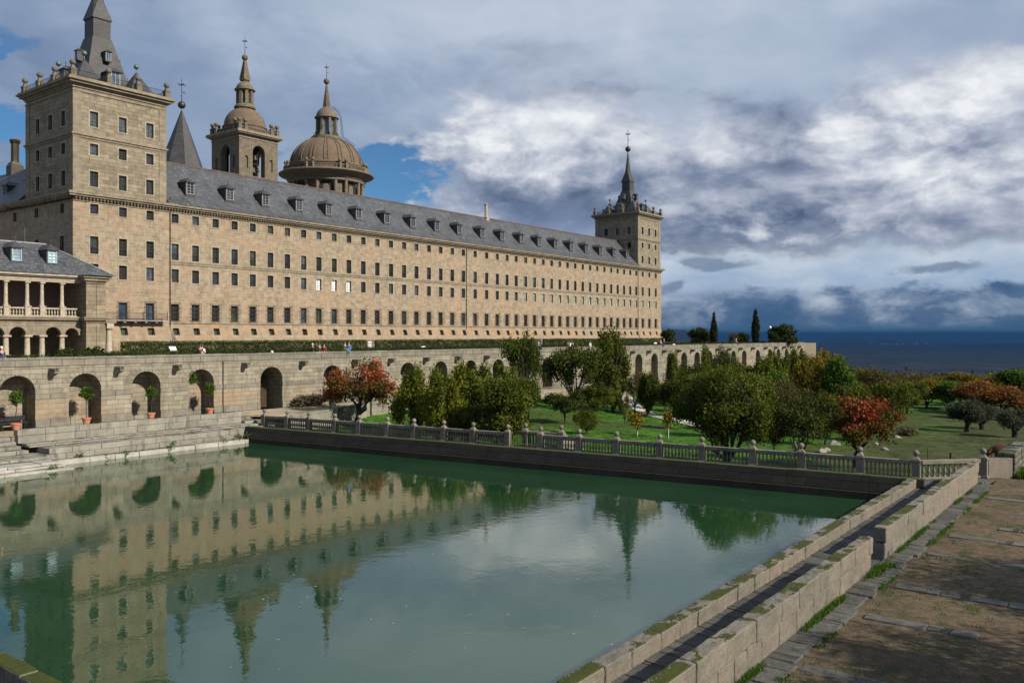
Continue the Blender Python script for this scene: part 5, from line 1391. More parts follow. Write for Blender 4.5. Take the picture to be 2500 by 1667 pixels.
P_('sparse', 1405, 838, 150, 98, 'largest spreading tree before the arcaded wall with dark sweeping limbs')
P_('round', 1380, 945, 95, 88, 'round dark-leaved fruit tree with a straight trunk on the lawn behind the gate')
P_('bush', 1452, 938, 110, 100, 'dark spreading bush right of the round fruit tree on the lawn', cat='bush')
P_('bush', 1432, 1000, 62, 79, 'small yellowish bush on the lawn just behind the balustrade', cat='bush')
P_('willow2', 1497, 815, 104, 101, 'bright feathery tree rising above the wall in front of the monastery foot')
P_('round', 1510, 908, 50, 103, 'small dark tree with a straight trunk under the bright feathery tree')
P_('bare', 1525, 962, 30, 90, 'thin half-bare shrub beside the pale path', cat='shrub')
P_('bare', 1550, 905, 56, 103, 'purplish half-bare tree before the wall right of the feathery tree')
P_('round', 1623, 908, 86, 98, 'dark fruit tree with a forked leaning trunk above the pale path')
P_('round2', 1685, 905, 84, 99, 'olive-green fruit tree with a leaning trunk beside the dense big shrub')
P_('willow2', 1645, 868, 60, 108, 'thin feathery tree against the arches behind the dark fruit tree')
P_('sparse', 1672, 885, 66, 112, 'open dark tree against the arches left of the big shrub top')
P_('big', 1778, 893, 240, 58, 'huge dense olive-green shrub tree filling the middle right behind the balustrade')
P_('pale', 1762, 852, 80, 118, 'grey-green tree with pale twigs in front of the far arches')
P_('willow2', 1718, 856, 64, 112, 'slim grey-green tree touching the far arches, left of the pale-twigged one')
P_('bush', 1870, 872, 100, 110, 'rounded olive bush below the far end of the arches', cat='bush')
P_('willow', 1935, 872, 84, 112, 'yellow-green tree at the far end of the arcaded wall')
P_('pale', 1950, 962, 140, 57, 'almond tree with whitish bare branches and a pale straight trunk behind the balustrade')
P_('round', 1890, 985, 70, 62, 'small dark tree between the big shrub tree and the almond tree')
P_('persimmon2', 2090, 965, 195, 59, 'bright red persimmon tree with a dark forked trunk at the right behind the balustrade', rz=.4)
P_('amber', 1987, 880, 100, 92, 'golden amber tree above the almond tree')
P_('green', 2047, 880, 74, 90, 'bright green tree right of the golden amber tree')
P_('amber', 2015, 862, 84, 122, 'yellow-topped tree behind the bright green tree')
P_('green', 1900, 915, 95, 84, 'green tree between the big shrub and the golden tree')
P_('sparse', 1850, 925, 105, 78, 'open olive tree behind the big shrub on its right')
P_('bare', 2130, 895, 100, 96, 'half-bare russet tree with dark branches right of the bright green tree')
P_('round2', 2178, 925, 84, 84, 'olive-green tree behind the right-hand red tree')
P_('round2', 2215, 925, 100, 112, 'yellow-green tree with a bowed branch at the head of the pasture', name='bowed_tree')
P_('amber', 2262, 930, 90, 120, 'golden-green tree at the head of the pasture, left of the olives')
P_('green', 2318, 935, 80, 118, 'mid-green tree behind the left olive tree')
P_('amber', 2345, 912, 80, 135, 'ochre tree above the left olive tree')
P_('rust', 2385, 935, 100, 112, 'orange-red tree behind the olives, the left of the pair')
P_('rust', 2445, 948, 120, 104, 'orange-red tree behind the olives, the right of the pair')
P_('green', 2470, 905, 110, 128, 'leafy light green tree at the right edge beyond the red trees')
P_('olive', 2362, 978, 105, 86, 'grey-green olive tree, leftmost of the olives on the pasture')
P_('olive', 2398, 990, 95, 90, 'grey-green olive tree between two others on the pasture')
P_('olive', 2478, 1000, 100, 80, 'grey-green olive tree at the right edge of the pasture')
P_('sapling', 1552, 1003, 42, 79, 'small green sapling tied to a white stake on the lawn', name='sapling')
P_('sapling', 1631, 1000, 28, 78, 'thin yellow sapling tied to a white stake near the pale path', name='sapling')
for px, py, Z in ((1556, 1060, 79), (1632, 1040, 78)):
    x, y = at_depth(px, Z); z = float(zt(x, y)); mb = MB(); mb.tube([(x,y,z-.2),(x,y,z+.95)], .03, 6)
    solo(mb, 'stake', M['white'], 'white stake under the green sapling on the lawn' if Z == 79 else 'white stake under the yellow sapling near the path', 'stake', (x,y,z))
for key, px, pt, w, Z, lb in (('round2',1820,905,100,96,'olive-green tree just right of the big shrub tree top'),('willow2',1865,895,90,100,'feathery tree two places right of the big shrub tree'),
    ('bare',1925,925,90,80,'brownish half-bare tree above the almond tree'),('round2',2090,925,90,78,'olive-green tree just above the right-hand red tree'),('sparse',2070,890,110,104,'open dark tree right of the bright green tree'),
    ('amber',2105,905,80,112,'dull golden tree behind the half-bare russet tree'),('bare',2160,915,90,108,'brown half-bare tree near the head of the pasture'),('round',2150,960,90,76,'small dark tree right of the right-hand red tree'),
    ('willow2',1960,900,80,100,'feathery green tree left of the golden tree'),('willow',1895,880,80,104,'yellow-green tree near the end of the arcaded wall'),('round2',2200,940,80,96,'olive tree at the left edge of the pasture opening'),
    ('bush',2015,960,100,72,'low olive bush between almond tree and red tree'),('round2',1700,930,80,86,'low olive-green tree against the left flank of the big shrub tree'),('willow2',1580,915,60,100,'slim feathery tree left of the dark forked fruit tree'),
    ('willow',1095,940,110,66,'low yellow-green tree in front of the feathery trees'),('round2',1290,915,70,90,'olive-green tree before the wall under the tall open tree')):
    P_(key, px, pt, w, Z, lb)
# filling trees of the orchard and beyond, each its own tree
kinds = ['amber','green','round2','round2','willow','bare','round','amber']
names_ = {'amber':'golden','green':'green','round2':'olive-green','rust':'russet','willow':'yellow-green','bare':'half-bare','round':'dark','persimmon2':'red-leaved'}
k = 0
for Z in (128, 145, 165, 190, 220):
    px = 1985+rng.random()*30
    while px < 2540:
        key = kinds[int(rng.integers(0, 8))] if px > 2250 else kinds[int(rng.integers(0, 6))]
        x, y = at_depth(px, Z); zg = float(zt(x, y)); H = 3.4+rng.random()*2.0
        if px < 2080: H += .8
        w = (5.2+rng.random()*2.5)
        plant(key, x, y, zg, H, w, None, f'{names_[key]} autumn tree in the belt of woodland beyond the pasture', 'tree', f'{names_[key]} trees of the woodland belt beyond the pasture')
        px += w/Z*FPX*(.75+.3*rng.random())
for px, pt, w, Z in ((1795,893,90,122),(1830,905,90,124),(1905,885,90,124),(1965,875,80,130),(1760,900,100,104),(1575,925,60,108),(1730,890,80,116)):
    x, y = at_depth(px, Z); P_('willow' if px % 2 else 'round2', px, pt, w, Z, 'olive-green tree in the thicket below the far arches', group='thicket trees below the far arches')
# woodland mass falling to the plain
r = np.random.default_rng(77); C = []; V = []
for k in range(1500):
    Z = 240+r.random()**1.5*700; px = 1850+r.random()*760
    x, y = at_depth(px, Z); z = float(zt(x, y)); h = 3.5+r.random()*3; cv = r.random()
    for j in range(9):
        C.append((x+r.normal()*2.4, y+r.normal()*2.4, z+h*.55+r.normal()*h*.2)); V.append(np.clip(cv+r.normal()*.08, 0, 1))
wm = leaf_mesh('woodland', np.array(C), 1.2, 16, .8, L['wood'], 78, clumpval=np.array(V), stretch=1.2)
wo = bpy.data.objects.new('woodland', wm); link(wo); tag(wo, 'far autumn woodland falling away to the plain', 'woodland', kind='stuff')

# ---- upper garden trees on the terrace
def up(key, px, pt, w, Z, label, cat='tree', name=None):
    x, y = at_depth(px, Z); return plant(key, x, y, GZ, z_at(pt, Z)-GZ, w/FPX*Z, None, label, cat, None, name)
up('magnolia', 1632, 806, 36, 215, 'rounded brown-green tree at the foot of the far corner tower')
up('magnolia', 1708, 804, 58, 190, 'dark rounded evergreen left of the conical cypress on the terrace')
up('cypress_cone', 1743, 772, 26, 186, 'conical dark cypress on the terrace, left of the tall columnar one')
up('cypress', 1845, 760, 19, 180, 'tall columnar cypress standing against the clouds on the terrace')
up('bare', 1790, 812, 30, 184, 'small pinkish half-bare tree between the two cypresses')
up('magnolia', 1812, 815, 36, 186, 'low dark evergreen just left of the columnar cypress')
up('magnolia', 1912, 796, 68, 184, 'broad glossy dark evergreen at the right end of the terrace')
up('magnolia', 1888, 812, 26, 178, 'small dark evergreen under the street lamp on the terrace')
ln = thing('street_lamp', 'tall thin lamp post with a round white head at the right end of the terrace', 'lamp', (*at_depth(1881, 183), GZ))
lx, ly = at_depth(1881, 183)
mb = MB(); mb.tube([(lx,ly,GZ),(lx,ly,GZ+4.2)], .06, 6); part(mb, 'post', M['iron'], ln)
mb = MB(); mb.ball((lx-.25,ly,GZ+4.6), .3, 12, 8); part(mb, 'head', M['white'], ln, smooth=True)

# ---- box hedges, climber wall and fence
def hedge(x0, x1, y0, y1, z0, z1, name, label, cat, leaf='box', dens=26, size=.16, group=None, front=.35):
    r = np.random.default_rng(int(x0*7+y0)); n = int(((x1-x0)*(y1-y0)+(x1-x0)*(z1-z0)*2)*dens)
    P = np.stack([x0+(x1-x0)*r.random(n), y0+(y1-y0)*r.random(n), z0+(z1-z0)*r.random(n)], 1)
    m = r.random(n); P[m < .5, 2] = z1+r.normal(size=(m < .5).sum())*.03; P[m > 1-front, 1] = y0+r.normal(size=(m > 1-front).sum())*.06; P[m > 1-front, 2] = z0+(z1-z0)*r.random((m > 1-front).sum())
    P[:,2] += (vnoise(P[:,0], P[:,1], 1.3, 8)-.5)*.06
    me = leaf_mesh(name, P, .03, 1, size, L[leaf], 5, clumpval=np.clip(vnoise(P[:,0], P[:,2]*2+P[:,1], .7, 4), 0, 1), origin=((x0+x1)/2, (y0+y1)/2, z0))
    t = thing(name, label, cat, ((x0+x1)/2, (y0+y1)/2, z0), group)
    o = bpy.data.objects.new('foliage', me); link(o, t)
    mb = MB(); mb.box(x0+.1, x1-.1, y0+.1, y1-.1, z0, z1-.12); part(mb, 'core', L['box'], t)
    return t
y = 67.0
for (a, b, yy, zt2, lb) in ((18,52,68,6.62,'clipped box hedge behind the parapet at the left'), (53,96,67,6.72,'clipped box hedge behind the parapet left of centre'), (97,150,68,6.68,'clipped box hedge behind the parapet near the middle'),
                      (151,191,69,6.7,'clipped box hedge behind the parapet toward the far end'), (40,100,82,6.55,'second row of clipped box hedge deeper in the garden at the left'), (101,190,82,6.55,'second row of clipped box hedge deeper in the garden at the right')):
    hedge(a, b, yy, yy+1.6, GZ, zt2-.04, 'box_hedge', lb, 'hedge', dens=34 if yy < 80 else 18, size=.1)
for px, lb in ((158, 'round clipped box ball before the loggia column'), (222, 'small round box ball at the foot of the loggia end pier'), (240, 'round box ball at the foot of the loggia corner column')):
    x, y = at_depth(px, 86); P = clumps(int(px), 60, .8, .8, .75, 0, 'ball'); P[:,2] += 6.15
    o = bpy.data.objects.new('box_ball', leaf_mesh('box_ball', P+np.array((0,0,-GZ)), .1, 22, .13, L['box'], 4)); link(o); o.location = (x, y, GZ); tag(o, lb, 'shrub')
mb = MB()
cl = [(50.5, 57.4), (60.2, 105.0), (107.2, 156.8), (159.8, 206.0), (206.5, 219.5)]
lbs = ['climber on the wall foot between the loggia column and the blue door', 'long strip of climbers along the wall foot right of the blue door', 'strip of climbers along the middle of the wall foot', 'strip of climbers along the far wall foot', 'climbers at the foot of the far corner tower']
for (a, b), lb in zip(cl, lbs):
    hedge(a, b, FY-1.25, FY-.9, GZ, 7.25, 'climbing_plant', lb, 'climber', 'ivy', dens=34, size=.17, front=.8)
ifn = thing('iron_fence', 'thin black iron fence running in front of the climbers along the whole monastery front', 'fence', (130, FY-1.6, GZ))
mb = MB()
for k in range(900):
    x = 60.5+145*k/899; mb.box(x-.012, x+.012, FY-1.612, FY-1.588, GZ, 7.25)
part(mb, 'bars', M['iron'], ifn)
mb = MB(); 
for z in (5.5, 7.1): mb.box(60.5, 205.5, FY-1.63, FY-1.57, z-.025, z+.025)
part(mb, 'rail', M['iron'], ifn)

# ---- pale gravel path across the lawn
pts = [(1300,962,.95),(1380,970,None),(1490,988,None),(1580,1010,None),(1670,1030,None),(1720,1042,None)]
def gpt(px, py):
    r_ = ray(px, py); lo, hi = 40.0, 160.0
    for _ in range(40):
        m_ = (lo+hi)/2; q = r_*m_
        if EYE+q.z > float(zt(q.x, q.y)): lo = m_
        else: hi = m_
    q = r_*lo; return Vector((q.x, q.y))
cp = [gpt(a, b) for a, b, _ in pts]; cp = cp+[cp[-1]+(cp[-1]-cp[-2])*1.5]
V = []; F = []
fine = []
for i in range(len(cp)-1):
    for k in range(12): fine.append(cp[i].lerp(cp[i+1], k/12))
for i, p in enumerate(fine):
    d = (fine[min(i+1, len(fine)-1)]-fine[max(i-1, 0)]).normalized(); n = Vector((-d.y, d.x)); w = 1.0
    for j in range(-2, 3):
        q = p+n*w*j/2; V.append((q.x, q.y, float(zt(q.x, q.y))+.05))
for i in range(len(fine)-1):
    for j in range(4): a = i*5+j; F.append((a, a+5, a+6, a+1))
go = bpy.data.objects.new('path', raw_mesh('path', np.array(V), np.array(F), M['pathgravel'], True)); link(go); tag(go, 'pale gravel path slanting across the green lawn', 'path', kind='structure')
# pasture scraps: rocks, dry bushes, fence stakes
for i, (px, py, s) in enumerate(((2040,1085,.5),(2020,1100,.35),(2100,1090,.3),(2005,1104,.4),(2140,1085,.25),(2190,1068,.3),(2095,1108,.3),(2160,1098,.25))):
    p = gpt(px, py); z = float(zt(p.x, p.y)); mb = MB(); mb.ball((p.x, p.y, z+.05), s, 9, 6)
    mb.v = [(p.x+(x_-p.x)*(1.4+.3*math.sin(i*3+z_*9)), p.y+(y_-p.y)*(1+.4*math.sin(i+x_*5)), z+(z_-z)*(.55+.2*math.sin(i*7+y_*8))) for x_, y_, z_ in mb.v]
    solo(mb, 'field_rock', M['rock'], 'pale weathered rock lying in the grass round the right-hand red tree', 'rock', (p.x, p.y, z), 'rocks in the grass round the right-hand red tree')
for px, py, lb in ((2212,1062,'dry brown bramble heap lying on the pasture'), ):
    p = gpt(px, py); C = clumps(5, 60, 1.3, .8, .3, .3, 'dome'); o = bpy.data.objects.new('bramble', leaf_mesh('bramble', C, .2, 20, .12, L['dry'], 9)); link(o); o.location = (p.x, p.y, float(zt(p.x, p.y))); tag(o, lb, 'bush')
C = clumps(6, 120, 2.0, .5, .55, .45, 'dome'); o = bpy.data.objects.new('dry_shrub', leaf_mesh('dry_shrub', C, .2, 26, .1, L['dry'], 12)); link(o); o.location = (51.9, 62.6, 1.5); tag(o, 'grey dry shrub against the arcaded wall right of the doorway', 'shrub')
for px, py, lb in ((2265,1112,'left thin fence stake behind the right end of the balustrade'), (2321,1126,'thick short fence stake behind the right end of the balustrade'), (2420,1118,'thin fence stake behind the lone ball post')):
    p = gpt(px, py+14); z = float(zt(p.x, p.y)); mb = MB(); r_ = .07 if px == 2321 else .03; mb.tube([(p.x,p.y,z-.2),(p.x,p.y,z+1.0)], r_, 6); solo(mb, 'fence_stake', M['bark'], lb, 'stake', (p.x,p.y,z))
# grass tufts along the parapet foot and in joints; rough grass of pasture and lawn
V = []; F = []; LC = []
def tuft(x, y, z, n, h, sp):
    for _ in range(n):
        a = rng.random()*6.28; bx, by = x+rng.normal()*sp, y+rng.normal()*sp; hh = h*(.5+rng.random()); w = .008+.006*rng.random()
        if h > .2: w *= 2.2
        dx, dy = math.cos(a), math.sin(a); lean = hh*.5*rng.random(); i = len(V)
        V.extend([(bx-dy*w, by+dx*w, z-.02), (bx+dy*w, by-dx*w, z-.02), (bx+dx*lean*.5+dy*w*.8, by+dy*lean*.5-dx*w*.8, z+hh*.6), (bx+dx*lean, by+dy*lean, z+hh)]); F.append((i, i+1, i+2, i+3)); LC.append(rng.random())
for x in np.arange(11, 48, .05):
    if 28.3 < x < 29.6: continue
    dn = float(vnoise(x, 3.0, .9, 6)); 
    if dn > .42: tuft(x, 7.02-rng.random()*.05, .79, int(26*(dn-.38)*2), .07+.12*(dn-.4), .035)
for x, y, s in ((28.3, 6.95, 46), (27.6, 6.9, 30), (28.8, 6.8, 20)):
    for _ in range(s): tuft(x+rng.normal()*.25, y+rng.normal()*.09, .79, 12, .13, .05)
for _ in range(900):
    x = 12+rng.random()*36; y = 6.42+rng.normal()*.05; 
    if vnoise(x, 1.0, 1.6, 9) > .5: tuft(x, y, .77, 7, .05, .04)
for _ in range(500):
    x = 13+rng.random()*34; y = 6.3-rng.random()**1.5*9
    if vnoise(x*1.0, y, 1.4, 12) > .55: tuft(x, y, .75, 9, .045, .09)
for _ in range(160): tuft(51.6+rng.random()*2.5, 4.6+rng.random()*1.3, .66, 22, .3, .14)
o = bpy.data.objects.new('grass', raw_mesh('grass', np.array(V), np.array(F), L['grass'], attr=LC)); link(o); tag(o, 'short green grass growing along the parapet foot and paving joints', 'grass', kind='stuff')
V = []; F = []; LC = []
for k in range(15000):
    px = 930+rng.random()*1600; Z = 52+rng.random()**1.3*75; x, y = at_depth(px, Z)
    if y > 61 or x-(42.28+(57.05-y)*.1077) < 1.2: continue
    z = float(zt(x, y)); h = .03+.07*rng.random(); i = len(V); a = rng.random()*6.28; w = .03+.04*rng.random()
    if y < 24: continue
    dx, dy = math.cos(a)*w, math.sin(a)*w
    V.extend([(x-dx, y-dy, z-.02), (x+dx, y+dy, z-.02), (x+dx*.6, y+dy*.6, z+h), (x-dx*.9, y-dy*.5, z+h*.8)]); F.append((i, i+1, i+2, i+3)); LC.append(.5*rng.random())
o = bpy.data.objects.new('grass', raw_mesh('grass', np.array(V), np.array(F), L['grass'], attr=np.clip(LC, 0, 1))); link(o); tag(o, 'rough grass tufts over the lawn and pasture', 'grass', kind='stuff')
# weeds in the joints of the pool side
C = np.array([(28.5,54.9,.2),(33.0,54.85,.35),(33.2,54.85,.6),(29.8,54.85,.3),(38.4,54.9,.55),(38.7,54.9,.5),(37.4,54.9,.4),(39.3,54.9,.6),(24.2,52.9,.2),(27.0,55.4,.35)])
o = bpy.data.objects.new('weeds', leaf_mesh('weeds', C, .13, 60, .07, L['green'], 3)); link(o); tag(o, 'small weeds rooted in the joints of the sunny pool side', 'weeds', kind='stuff')
C = np.stack([39.85+rng.random(60)*.5, np.full(60, 63.35), 4.2+rng.random(60)*1.0], 1)
o = bpy.data.objects.new('creeper', leaf_mesh('creeper', C-np.array((40,63.3,4)), .1, 10, .09, L['green'], 3)); link(o); o.location = (40, 63.3, 4); tag(o, 'small green creeper hanging in the fourth niche', 'creeper')

# ---- topiary trees in terracotta pots
for (x, y), s, lb in (((26.3,62.9), 1.0, 'potted topiary before the leftmost niche with the black bench'), ((31.2,63.0), 1.02, 'potted topiary in the second niche from the left'), ((36.2,62.9), .92, 'potted topiary in the third niche from the left'), ((41.4,62.9), .95, 'potted topiary in the niche with the hanging creeper')):
    p = thing('potted_topiary', lb, 'potted tree', (x, y, 1.55), 'four potted topiaries along the arcade')
    mb = MB(); mb.lathe((x,y,1.55), [(.2,0),(.3,.42),(.34,.42),(.345,.52),(.3,.52),(.29,.46)], 20); pot = part(mb, 'pot', M['terracotta'], p, smooth=True)
    nm, tr, cr, H, W = TREES['topiary']
    a = bpy.data.objects.new('trunk', tr); link(a, p); b = bpy.data.objects.new('crown', cr); link(b, p)
    for q in (a, b): q.scale = (s,)*3; q.location = (0, 0, .35*s-.1); q.rotation_euler = (0,0,x)
bn = thing('bench', 'long black bench inside the leftmost niche', 'bench', (26.6, 64.1, 1.55))
mb = MB(); mb.box(25.7, 27.5, 63.9, 64.3, 1.95, 2.03); part(mb, 'seat', M['black'], bn)
mb = MB(); mb.box(25.7, 27.5, 64.32, 64.38, 2.1, 2.45); part(mb, 'backrest', M['black'], bn)
for x in (25.85, 27.35): mb = MB(); mb.box(x-.04, x+.04, 63.95, 64.35, 1.55, 1.95); part(mb, 'leg', M['black'], bn)
# ================================================================== PEOPLE AND THE CALF
def skin(name, verts, edges, radii, mat, parent=None, sub=1):
    me = bpy.data.meshes.new(name); me.from_pydata(verts, edges, []); me.materials.append(mat)
    o = bpy.data.objects.new(name, me); link(o, parent)
    m = o.modifiers.new('skin', 'SKIN'); m.use_smooth_shade = True
    if not me.skin_vertices: 
        bpy.context.view_layer.update()
    sv = me.skin_vertices[0].data
    for i, r in enumerate(radii):
        sv[i].radius = (r, r) if not hasattr(r, '__len__') else r
    sv[0].use_root = True
    s = o.modifiers.new('smooth', 'SUBSURF'); s.levels = sub; s.render_levels = sub
    return o
def cloth(name, c): return simple(name, c, .85, var=.15, scale=12)
SKINM = simple('skin', (.45,.27,.18), .6, var=.08)
HAIRM = {'dark': simple('dark_hair', (.02,.014,.01), .6), 'white': simple('white_hair', (.6,.58,.55), .7), 'brown': simple('brown_hair', (.08,.045,.025), .6)}
CL = {k: cloth(k+'_cloth', c) for k, c in {'navy':(.02,.03,.08),'white':(.75,.75,.75),'red':(.3,.03,.02),'black':(.02,.02,.022),'blue':(.03,.2,.6),'teal':(.1,.25,.25),'grey':(.2,.2,.22),'green':(.02,.2,.07),'maroon':(.1,.03,.03),'jeans':(.06,.09,.16),'lilac':(.4,.38,.5)}.items()}
def person(x, y, z, pose, top, bot, hair, rz, label, group=None):
    t = thing('person', label, 'person', (x, y, z), group, rz)
    # facing -y; z = ground for standing, seat height for sitting
    if pose == 'stand':
        hip = .92; kn = [(.1,-.03,.5), (-.1,.02,.5)]; ft = [(.11,0,.07), (-.11,.06,.07)]; toe = [(.12,-.16,.04), (-.12,-.1,.04)]; hp = [(.09,0,.88), (-.09,0,.88)]
    elif pose == 'dangle':
        hip = .12; kn = [(.12,-.48,.08), (-.12,-.46,.1)]; ft = [(.13,-.42,-.34), (-.12,-.36,-.33)]; toe = [(.13,-.56,-.38), (-.12,-.5,-.37)]; hp = [(.1,-.02,.1), (-.1,-.02,.1)]
    else:
        hip = .12; kn = [(.16,-.42,.36), (-.14,-.44,.34)]; ft = [(.12,-.62,.0), (-.12,-.64,.0)]; toe = [(.12,-.78,-.02), (-.12,-.8,-.02)]; hp = [(.1,-.02,.12), (-.1,-.02,.12)]
    b = hip
    V = [(0,0,b),(0,.02,b+.25),(0,.0,b+.46),(0,-.01,b+.55),(0,-.02,b+.62),(0,-.03,b+.72)]
    R = [(.13,.1),(.12,.09),(.13,.09),.05,(.07,.08),(.075,.09)]
    E_ = [(0,1),(1,2),(2,3),(3,4),(4,5)]
    for i, s in enumerate((1,-1)):
        k = len(V); V += [hp[i], kn[i], ft[i], toe[i]]; R += [.085,.055,.042,.035]; E_ += [(0,k),(k,k+1),(k+1,k+2),(k+2,k+3)]
        k = len(V); el_ = (s*.24, -.02, b+.2) if pose == 'stand' else (s*.25, -.06, b+.2); ha = (s*.24, -.12, b-.03) if pose == 'stand' else (s*.16, -.28, b+.1)
        V += [(s*.17,.0,b+.44), el_, ha, (ha[0], ha[1]-.07, ha[2]-.04)]; R += [.052,.04,.03,.028]; E_ += [(2,k),(k,k+1),(k+1,k+2),(k+2,k+3)]
    skin('body', V, E_, R, SKINM, t)
    tv = [(0,0,b-.02),(0,.02,b+.25),(0,.0,b+.45)]; tr = [(.155,.125),(.14,.11),(.15,.11)]; te = [(0,1),(1,2)]
    for s in (1,-1): k = len(tv); el_ = (s*.24, -.02, b+.2) if pose == 'stand' else (s*.25,-.06,b+.2); tv += [(s*.18,0,b+.44), el_, (el_[0]*.95, el_[1]-.07, el_[2]-.12)]; tr += [.07,.055,.045]; te += [(2,k),(k,k+1),(k+1,k+2)]
    skin('jacket', tv, te, tr, CL[top], t)
    lv_ = [(0,0,b-.01)]; lr_ = [(.15,.12)]; le = []
    for i in (0,1):
        k = len(lv_); f = tuple(kn[i][j]*.15+ft[i][j]*.85 for j in range(3)); lv_ += [hp[i], kn[i], f]; lr_ += [.1,.072,.058]; le += [(0,k),(k,k+1),(k+1,k+2)]
    skin('trousers', lv_, le, lr_, CL[bot], t)
    mb = MB(); mb.ball((0,.01,b+.76), .105, 12, 8); mb.v = [(x_, y_, z_) if z_ > b+.7 or y_ > 0 else (x_*.8, y_*.5, z_) for x_, y_, z_ in mb.v]
    h = bpy.data.objects.new('hair', mb.mesh('hair', HAIRM[hair], smooth=True)); link(h, t)
    return t
def onwall(px, y=AY+.3): r_ = ray(px, 800); k = y/r_.y; return r_.x*k
pp = [
 (4, 64.7, 'stand', 'navy', 'jeans', 'white', .3, 'man with grey hair in a navy jacket standing behind the parapet at the left edge'),
 (489, 64.7, 'stand', 'maroon', 'maroon', 'brown', 2.2, 'person in dark red clothes behind the parapet right of the loggia'),
 (494, 64.9, 'stand', 'white', 'lilac', 'brown', 2.9, 'person in a white shirt beside the one in dark red'),
 (763, 64.7, 'stand', 'black', 'black', 'white', 1.0, 'white-haired person in black, leftmost of three behind the parapet'),
 (780, 64.8, 'stand', 'black', 'grey', 'brown', .5, 'person in black, the middle of three behind the parapet'),
 (791, 64.7, 'stand', 'red', 'red', 'dark', 1.6, 'person in red, right of two people in black'),
 (842, AY+.25, 'dangle', 'black', 'teal', 'brown', .25, 'person in black with grey-blue trousers sitting on the parapet with dangling legs'),
 (852, AY+.55, 'sit', 'blue', 'jeans', 'brown', -1.2, 'person in a bright blue jacket sitting on the parapet beside the one with dangling legs'),
 (1314, AY+.25, 'dangle', 'grey', 'black', 'dark', .1, 'person in grey and black sitting alone on the parapet right of the tall open tree'),
 (1386, 64.8, 'stand', 'grey', 'white', 'dark', .8, 'person in grey beside two in white shirts and green trousers'),
 (1391, 64.9, 'stand', 'white', 'green', 'dark', 2.4, 'left one of two people in white shirts and green trousers'),
 (1398, 64.8, 'stand', 'white', 'green', 'dark', 3.6, 'right one of two people in white shirts and green trousers'),
 (1441, 64.8, 'stand', 'white', 'grey', 'brown', .0, 'person in white by the feathery treetop, right of the green-trousered pair'),
 (1613, AY+.25, 'dangle', 'lilac', 'black', 'brown', .3, 'person in pale lilac sitting on the parapet beyond the feathery treetop'),
 (1621, AY+.6, 'sit', 'black', 'black', 'white', 1.8, 'person in black sitting on the parapet behind the one in pale lilac'),
 (1797, AY+.25, 'dangle', 'grey', 'black', 'white', .2, 'distant person sitting on the parapet below the two cypresses')]
for px, y, pose, a, b, h, rz, lb in pp:
    x = onwall(px, y); person(x, y, (5.6 if pose == 'stand' else 6.56), pose, a, b, h, rz, lb)
# small things of the garden
for px, y, w, h, lb in ((422, 110.6, 1.0, .8, 'small slanted white information board before the climbers'),):
    x = onwall(px, y); t = thing('information_board', lb, 'sign', (x, y, GZ)); mb = MB(); mb.box(x-.03, x+.03, y-.03, y+.03, GZ, GZ+.8); part(mb, 'post', M['iron'], t)
    mb = MB(); mb.add([(x-w/2,y-.3,GZ+.75),(x+w/2,y-.3,GZ+.75),(x+w/2,y+.2,GZ+1.35),(x-w/2,y+.2,GZ+1.35),(x-w/2,y-.3,GZ+.7),(x+w/2,y-.3,GZ+.7),(x+w/2,y+.2,GZ+1.3),(x-w/2,y+.2,GZ+1.3)], [(0,1,2,3),(4,7,6,5),(0,4,5,1),(1,5,6,2),(2,6,7,3),(3,7,4,0)]); part(mb, 'panel', M['white'], t)
for px, y, z, l, lb in ((1033, 68.5, 6.72, 1.5, 'white cloth bundle lying on top of the hedge behind the middle parapet'), (1600, 67.5, 6.72, 2.2, 'long white object lying on the hedge by the far corner tower'), (1645, 64.0, 6.56, 1.7, 'white rounded bundle lying on the far parapet'), (664, 63.9, 6.56, .5, 'small white bundle lying on the parapet left of the red tree'), (55*.294, 70, 6.5, 1.6, 'pale rounded boulder-like bundle before the loggia columns')):
    x = onwall(px, y); mb = MB(); mb.ball((x,y,z+.06), .15, 10, 7); mb.v = [(x+(a-x)*l*1.6, b, z+(c-z)*(.75+.25*math.sin(a*9))) for a, b, c in mb.v]
    solo(mb, 'white_bundle', M['white'], lb, 'bundle', (x,y,z), smooth=True)
# calf behind the wall at the right edge, seen from the rump
cx_, cy_ = at_depth(2489, 53.5); zc = -.15
calf = thing('calf', 'brown calf standing behind the rough stone wall at the right edge, rump to the camera', 'calf', (cx_, cy_, zc), rz=rad(20))
calfm = simple('calf_hide', (.1,.034,.014), .8, var=.3, scale=5); calfp = simple('pale_hide', (.55,.42,.25), .8)
V = [(0,0,1.22),(.0,.55,1.2),(0,1.0,1.2),(0,1.3,1.15),(0,1.6,1.0),(0,1.85,.7),(0,2.0,.45)]; R = [(.26,.28),(.3,.33),(.29,.34),(.22,.3),(.14,.18),(.12,.13),(.06,.07)]; E_ = [(i,i+1) for i in range(6)]
for s in (-1, 1):
    k = len(V); V += [(s*.18,-.02,.95),(s*.19,-.02,.62),(s*.19,.1,.42),(s*.19,.06,.05)]; R += [.14,.09,.05,.045]; E_ += [(0,k),(k,k+1),(k+1,k+2),(k+2,k+3)]
    k = len(V); V += [(s*.17,1.25,.85),(s*.17,1.28,.5),(s*.17,1.25,.05)]; R += [.11,.06,.045]; E_ += [(3,k),(k,k+1),(k+1,k+2)]
    k = len(V); V += [(s*.2,1.78,.86)]; R += [.03]; E_ += [(4,k)]
skin('body', V, E_, R, calfm, calf, 2)
mb = MB(); mb.tube([(0.02,-.24,1.3),(.04,-.33,1.15),(.05,-.34,.8),(.05,-.31,.55)], [.035,.03,.035,.06], 7)
